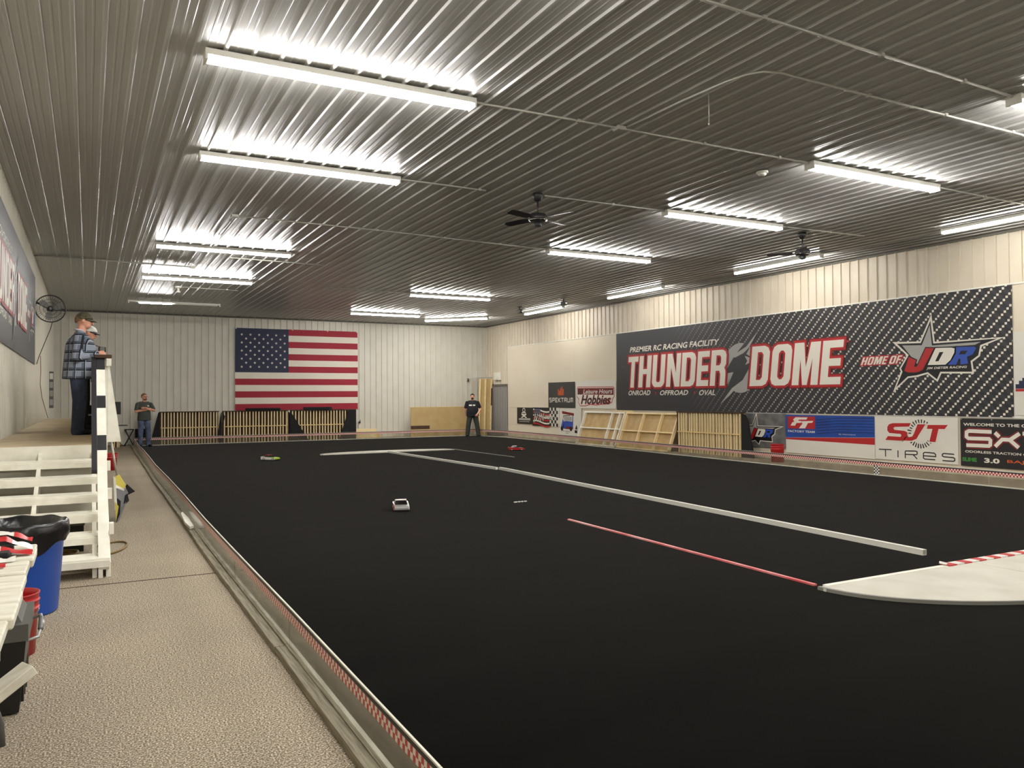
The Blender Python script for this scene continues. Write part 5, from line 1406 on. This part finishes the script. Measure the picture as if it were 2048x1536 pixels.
MB().prism([(-.13, -.1), (.13, -.12), (.13, .1), (-.13, .1)], 1.05, 1.46).build('speaker_box', M['black_plastic'], e)
e = empty('metal_chest', 'black box on legs behind the man with crossed arms', 'box', (1.42, 29.5, 0))
MB().box((0, 0, .2), (.42, .4, .54), bev=.01).build('trunk', M['black_cloth'], e)
for x in (.03, .37): MB().box((x, .05, 0), (x + .03, .35, .2)).build('foot', M['black_plastic'], e)
# ================================================================ people
V3 = Vector
def hand(prims, w, d, n, sgn, mi, curl=.6):
    """palm and five fingers; d along the hand, n out of the palm, sgn picks the thumb side"""
    w, d, n = V3(w), V3(d).normalized(), V3(n); n = (n - d * n.dot(d)).normalized(); s = d.cross(n) * sgn
    prims.append(('c', w, w + d*.03, .026, .028, mi))
    for k in range(4): prims.append(('c', w + d*.02 + s*(k-1.5)*.012, w + d*.085 + s*(k-1.5)*.019, .015, .0125, mi))
    for k, L in enumerate((.060, .070, .066, .052)):
        b = w + d*.088 + s*(1.5-k)*.0205
        d1 = (d*math.cos(curl) + n*math.sin(curl)).normalized(); d2 = (d*math.cos(curl*2.1) + n*math.sin(curl*2.1)).normalized()
        m = b + d1*L*.55; prims.append(('c', b, m, .0105, .0095, mi)); prims.append(('c', m, m + d2*L*.5, .0095, .0085, mi))
    b = w + d*.028 + s*.030; m = b + (d*.65 + s*.7 + n*.25).normalized()*.042
    prims.append(('c', b, m, .014, .012, mi)); prims.append(('c', m, m + (d*.9 + s*.15 + n*.45).normalized()*.032, .0115, .0095, mi))

def sd(prims, C):
    out = []
    for p in prims:
        if p[0] == 'c':
            a, b = np.array(p[1]), np.array(p[2]); ab = b - a
            t = np.clip((C - a) @ ab / max(ab @ ab, 1e-9), 0, 1)
            out.append(np.linalg.norm(C - a - t[:, None]*ab, axis=1) - (p[3] + t*(p[4]-p[3])))
        elif p[0] == 'l':
            zz = np.array([q[0] for q in p[1]]); z = C[:, 2]
            rx = np.interp(z, zz, [q[1] for q in p[1]]); ry = np.interp(z, zz, [q[2] for q in p[1]]); cy = np.interp(z, zz, [q[3] for q in p[1]])
            k0 = np.sqrt((C[:, 0]/rx)**2 + ((C[:, 1]-cy)/ry)**2); d0 = (k0 - 1) * np.minimum(rx, ry)
            out.append(np.where((z >= zz[0] - .004) & (z <= zz[-1]), d0, np.abs(d0) + np.maximum(zz[0]-z, z-zz[-1]) + .05))
        else:
            c, r = np.array(p[1]), np.array(p[2]); R_ = np.array(p[4]) if len(p) > 4 and p[4] is not None else np.eye(3)
            q = (C - c) @ R_
            k0 = np.linalg.norm(q / r, axis=1); k1 = np.linalg.norm(q / (r*r), axis=1)
            out.append(k0 * (k0 - 1) / np.maximum(k1, 1e-6))
    return np.array(out)

def body_mesh(name, prims, mats_, voxel, parent):
    mb = MB()
    for p in prims:
        if p[0] == 'c': mb.capsule(p[1], p[2], p[3], p[4])
        elif p[0] == 'l':
            rows = [[mb.bm.verts.new((rx*math.cos(2*PI*i/28), cy + ry*math.sin(2*PI*i/28), z)) for i in range(28)] for z, rx, ry, cy in p[1]]
            for a, b in zip(rows, rows[1:]):
                for i in range(28): mb.bm.faces.new((a[i], a[(i+1) % 28], b[(i+1) % 28], b[i]))
            mb.bm.faces.new(rows[0][::-1]); mb.bm.faces.new(rows[-1])
        else: mb.ell(p[1], p[2], Matrix(p[4]) if len(p) > 4 and p[4] is not None else None, su=20, sv=12)
    me = bpy.data.meshes.new(name); mb.bm.to_mesh(me); mb.bm.free()
    o = link(name, me, parent)
    md = o.modifiers.new('r', 'REMESH'); md.mode = 'VOXEL'; md.voxel_size = voxel
    sm = o.modifiers.new('s', 'SMOOTH'); sm.factor = .5; sm.iterations = 3
    dg = bpy.context.evaluated_depsgraph_get(); dg.update()
    me2 = bpy.data.meshes.new_from_object(o.evaluated_get(dg), depsgraph=dg)
    o.modifiers.clear(); o.data = me2; me2.name = name
    n = len(me2.polygons); C = np.zeros(n*3); me2.polygons.foreach_get('center', C); C = C.reshape(-1, 3)
    D_ = sd(prims, C); idx = np.array([p[5] if p[0] == 'c' else p[3] for p in prims])[D_.argmin(0)]
    me2.materials.clear()
    for m_ in mats_: me2.materials.append(m_)
    me2.polygons.foreach_set('material_index', idx.astype(np.int32))
    me2.polygons.foreach_set('use_smooth', np.ones(n, dtype=bool)); me2.update()
    return o

BODY = {}
def on_front(o, x, z):
    """y of the body's front surface at x, z"""
    hit, p, n_, i_ = o.ray_cast(Vector((x, -1, z)), Vector((0, 1, 0)))
    return p.y if hit else -.2
def person(label, loc, rotz, scale, mats_, arms, feet, belly=(1.0, 1.0), hem=.90, long_sleeve=False, pitch=0.0, yaw=0.0, beard=False, voxel=.008, lean=0.0, belly_z=1.08):
    """mats: 0 skin, 1 top, 2 trousers, 3 shoe, 4 sole, 5 beard"""
    e = empty('person', label, 'person', loc, rotz); e.scale = (scale,)*3
    P = []
    c = lambda a, b, r0, r1, mi: P.append(('c', V3(a), V3(b), r0, r1, mi))
    el = lambda cc, r, mi, R_=None: P.append(('e', V3(cc), V3(r), mi, R_))
    bw, bd = belly; lr = (bw*bd)**.42
    for s, f, toe in ((-1, feet[0], feet[2]), (1, feet[1], feet[2])):
        hip = V3((s*.088*bw**.5, .01, .88)); ank = V3((f[0], f[1] + .02, .09)); kn = (hip + ank) / 2 + V3((s*.012, -.025, .02))
        c(hip, kn, .100*lr**.75, .078*lr, 2); c(kn, ank, .077*lr, .064*lr, 2); c(ank, ank + V3((0, 0, -.035)), .066*lr, .068*lr, 2)
        t = V3((s*math.sin(toe), -math.cos(toe), 0))
        c(ank + V3((0, 0, -.048)) - t*.03, ank + V3((0, 0, -.055)) + t*.15, .042, .036, 3)
        c(ank + V3((0, 0, -.078)) - t*.045, ank + V3((0, 0, -.08)) + t*.16, .014, .012, 4)
    el((0, .015, .93), (.165*bw, .125*bd**.6, .12), 2)
    lz = lambda z: -lean * (z - .9)
    P.append(('l', [(hem, .200*bw, .150*bd**.9, lz(hem)), (hem + .05, .197*bw, .150*bd**.9, lz(hem + .05)), (belly_z - .03, .188*bw, .152*bd, -.012*bd + lz(belly_z)), (belly_z + .10, .178*bw**.9, .146*bd, -.010*bd + lz(belly_z + .1)),
        (1.29, .184*bw**.7, .145*bd**.7, .004 + lz(1.29)), (1.38, .165*bw**.5, .118*bd**.6, .012 + lz(1.38)), (1.42, .10, .07, .015 + lz(1.42))], None, 1))
    el((0, .005 + lz(1.28), 1.28), (.185*bw**.7, .128*bd**.5, .20), 1)
    c((-.13, .01 + lz(1.41), 1.415), (.13, .01 + lz(1.41), 1.415), .078, .078, 1)
    c((0, .015 + lz(1.44), 1.44), (0, -.005 + lz(1.56), 1.56), .062, .058, 0)
    c((0, .018 + lz(1.44), 1.445), (0, .012 + lz(1.47), 1.475), .078, .066, 1)
    for s, (sh, elb, wr, hd, hn) in zip((-1, 1), arms):
        sh = V3(sh); elb = V3(elb); wr = V3(wr)
        mid = sh.lerp(elb, .72)
        c(sh, mid, .069, .064, 1)
        if long_sleeve: c(mid, elb, .070, .064, 1); c(elb, wr.lerp(elb, .12), .064, .050, 1)
        else: c(mid, elb, .048, .043, 0); c(elb, wr, .044, .029, 0)
        if hd is not None: hand(P, wr, hd, hn, s, 0)
    # head group, turned about the neck
    Rh = (Matrix.Rotation(yaw, 3, 'Z') @ Matrix.Rotation(pitch, 3, 'X')); piv = V3((0, .0 + lz(1.54), 1.545))
    T = lambda p: Rh @ (V3(p) - V3((0, 0, 1.545))) + piv
    Rn = [list(r) for r in Rh]
    el(T((0, -.012, 1.655)), (.078, .098, .105), 0, Rn); el(T((0, -.05, 1.592)), (.060, .060, .058), 0, Rn)
    c(T((0, -.103, 1.655)), T((0, -.128, 1.628)), .010, .015, 0)
    c(T((-.036, -.096, 1.672)), T((.036, -.096, 1.672)), .012, .012, 0)
    for s in (-1, 1): el(T((s*.079, .004, 1.645)), (.012, .024, .034), 0, Rn)
    c(T((-.018, -.103, 1.592)), T((.018, -.103, 1.592)), .008, .008, 6)
    if beard:
        el(T((0, -.060, 1.568)), (.060, .054, .040), 5, Rn); c(T((-.022, -.106, 1.609)), T((.022, -.106, 1.609)), .008, .008, 5)
    e_body = body_mesh('body', P, mats_, voxel, e); BODY[label] = e_body
    for s in (-1, 1):
        mb = MB(); mb.ell(T((s*.031, -.1015, 1.652)), (.012, .009, .009), su=10, sv=7); mb.build('eye', M['eye'], e)
    return e, T, Rh

def shell(e, T, Rh, name, mm, c=(0, -.006, 1.667), r=(.087, .106, .106), cut=0.0, slope=.4):
    """half-shell over the skull: hair or the crown of a cap"""
    mb = MB(); su, sv = 24, 10; rows = []
    for j in range(sv + 1):
        row = []
        for i in range(su):
            t = 2*PI*i/su
            low = cut + slope*math.sin(t)          # lower at the back (+y), higher at the brow
            ph = PI/2 - (PI/2 + low) * j/sv
            row.append(mb.bm.verts.new(T((c[0] + r[0]*math.cos(ph)*math.cos(t), c[1] + r[1]*math.cos(ph)*math.sin(t), c[2] + r[2]*math.sin(ph)))))
        rows.append(row)
    for a, b in zip(rows, rows[1:]):
        for i in range(su):
            try: f = mb.bm.faces.new((a[i], a[(i+1) % su], b[(i+1) % su], b[i])); f.smooth = True
            except ValueError: pass
    bmesh.ops.remove_doubles(mb.bm, verts=mb.bm.verts[:], dist=1e-4)
    o = mb.build(name, mm, e)
    md = o.modifiers.new('thick', 'SOLIDIFY'); md.thickness = .008; md.offset = 1
    return o
def visor(e, T, mm, name='cap_visor', z=1.688):
    mb = MB(); a, b = [], []
    for k in range(9):
        t = PI + PI*k/8
        x, yv = .078*math.cos(t), .085*math.sin(t)
        a.append(mb.bm.verts.new(T((x, yv - .006, z)))); b.append(mb.bm.verts.new(T((x*.95, yv - .006 - .085*abs(math.sin(t))**.6, z - .022 - .01*abs(math.cos(t))))))
    for k in range(8): mb.bm.faces.new((a[k], a[k+1], b[k+1], b[k])).smooth = True
    o = mb.build(name, mm, e); md = o.modifiers.new('thick', 'SOLIDIFY'); md.thickness = .006
    return o
def glasses(e, T):
    mb = MB()
    for s in (-1, 1):
        mb.tube([T((s*.033 + .022*math.cos(t), -.116, 1.65 + .016*math.sin(t))) for t in np.linspace(0, 2*PI, 15)[:-1]], .0022, 5, closed=True)
        mb.tube([T((s*.055, -.114, 1.655)), T((s*.082, -.05, 1.655)), T((s*.085, .01, 1.65))], .002, 5)
    mb.tube([T((-.011, -.118, 1.653)), T((.011, -.118, 1.653))], .002, 5)
    return mb.build('glasses', M['dark_steel'], e)

SK = lambda top, tr, sk='skin', beard='hair_dark': [M[sk], M[top], M[tr], M['shoe'], M['shoe_sole'], M[beard], mat('lips_' + top, (168, 96, 84), .5)]

# driver in plaid, facing right, hands on the radio
e, T, Rh = person('heavy man in a blue-grey plaid shirt and camouflage cap on the driver stand', (-.105, 13.0, DZ), PI/2, .99, SK('plaid', 'jeans', 'skin2'),
    [((-.20, .0, 1.40), (-.27, .03, 1.10), (-.13, -.235, 1.17), (.45, -.85, .12), (.75, .4, -.2)), ((.20, .0, 1.40), (.27, .02, 1.10), (.13, -.235, 1.17), (-.45, -.85, .12), (-.75, .4, -.2))],
    [(-.13, .0), (.13, .0), .15], belly=(1.15, 1.50), hem=.80, long_sleeve=True, pitch=.20, voxel=.007, lean=.05, belly_z=1.06)
shell(e, T, Rh, 'cap', M['camo'], c=(0, -.006, 1.672), r=(.088, .108, .098), cut=.02, slope=.22)
visor(e, T, M['camo']); glasses(e, T)
shell(e, T, Rh, 'hair', M['hair_red'], c=(0, .008, 1.655), r=(.081, .100, .102), cut=.02, slope=.62)
mb = MB(); mb.tube([T((.06*math.cos(t), .02 + .062*math.sin(t), 1.50)) for t in np.linspace(0, 2*PI, 21)[:-1]], .016, 6, closed=True); mb.build('collar', M['white_shirt'], e)
rt = empty('radio_transmitter', 'dark handheld radio transmitter in the plaid driver\'s hands', 'controller', (.185, 13.0, 2.235))
MB().box((-.05, -.075, -.03), (.05, .075, .05), bev=.012).build('case', M['black_plastic'], rt)
MB().tube([(.0, 0, -.03), (-.02, 0, -.11)], .018, 8).build('pistol_grip', M['black_plastic'], rt)
MB().lathe([(.03, 0), (.034, .012), (.03, .024)], 16, Matrix.Translation((0, -.075, .02)) @ Matrix.Rotation(PI/2, 4, 'X')).build('steering_wheel', M['grey_plastic'], rt)
MB().tube([(-.02, 0, .05), (-.12, -.01, .085)], .006, 6).build('antenna', M['black_plastic'], rt)

# second driver behind
e, T, Rh = person('man in a black-billed white cap half hidden behind the plaid driver', (-.06, 15.0, DZ), PI/2 - .1, .975, SK('tee_grey', 'tee_black', 'skin2'),
    [((-.19, .0, 1.40), (-.24, -.02, 1.12), (-.12, -.24, 1.12), (.5, -.85, .0), (.75, .4, -.2)), ((.19, .0, 1.40), (.24, -.02, 1.12), (.12, -.24, 1.12), (-.5, -.85, .0), (-.75, .4, -.2))],
    [(-.12, .0), (.12, .0), .15], belly=(1.05, 1.1), pitch=.30, voxel=.009, lean=.08)
shell(e, T, Rh, 'cap', M['white_clean'], c=(0, -.006, 1.672), r=(.088, .108, .098), cut=.02, slope=.22); visor(e, T, M['black_paint'])

# man with crossed arms at the near-left end of the far barrier
e, T, Rh = person('man in a grey t-shirt and jeans with crossed arms by the slatted racks', (1.62, 28.45, ZT), .28, .975, SK('tee_grey', 'jeans_light', 'skin2', 'hair_red'),
    [((-.21, .0, 1.40), (-.285, -.07, 1.17), (.06, -.225, 1.235), (.9, .30, .12), (-.2, .9, .0)), ((.21, .0, 1.40), (.30, -.07, 1.19), (-.05, -.265, 1.285), (-.9, .30, -.05), (.2, .9, .0))],
    [(-.11, .0), (.13, -.03), .25], belly=(1.08, 1.12), hem=.88, yaw=.25, beard=True)
shell(e, T, Rh, 'hair', M['hair_red'], c=(0, .004, 1.66), r=(.083, .104, .102), cut=-.05, slope=.55); glasses(e, T)
BO = list(BODY.values())[-1]; yl = on_front(BO, .085, 1.345)
MB().lathe([(.03, 0), (.03, .012)], 14, Matrix.Translation((.085, yl + .004, 1.345)) @ Matrix.Rotation(PI/2, 4, 'X')).build('shirt_logo', M['white'], e)

# man in black in the far right corner
e, T, Rh = person('heavy bearded man in a black t-shirt standing in the far right corner', (13.36, 28.5, ZT), -.36, .945, SK('tee_black', 'pants_grey', 'skin', 'hair_dark'),
    [((-.23, .0, 1.40), (-.31, .03, 1.13), (-.27, .10, .92), (.1, .15, -1), (.9, 0, 0)), ((.23, .0, 1.40), (.33, -.02, 1.13), (.20, -.16, .93), (-.55, -.25, -.7), (-.5, .8, .1))],
    [(-.21, .03), (.24, -.02), .35], belly=(1.34, 1.4), hem=.84, yaw=-.1, beard=True)
shell(e, T, Rh, 'hair', M['hair_dark'], c=(0, .0, 1.665), r=(.083, .104, .104), cut=.0, slope=.5)
BO = list(BODY.values())[-1]
for x0, x1 in ((-.155, -.035), (.0, .10)):
    mb = MB(); n = 8
    g = [[mb.bm.verts.new((x0 + (x1-x0)*i/n, on_front(BO, x0 + (x1-x0)*i/n, z) - .003, z)) for i in range(n+1)] for z in (1.265, 1.29, 1.315)]
    for r0, r1 in zip(g, g[1:]):
        for i in range(n): mb.bm.faces.new((r0[i], r0[i+1], r1[i+1], r1[i]))
    mb.build('chest_print', M['white'], e)
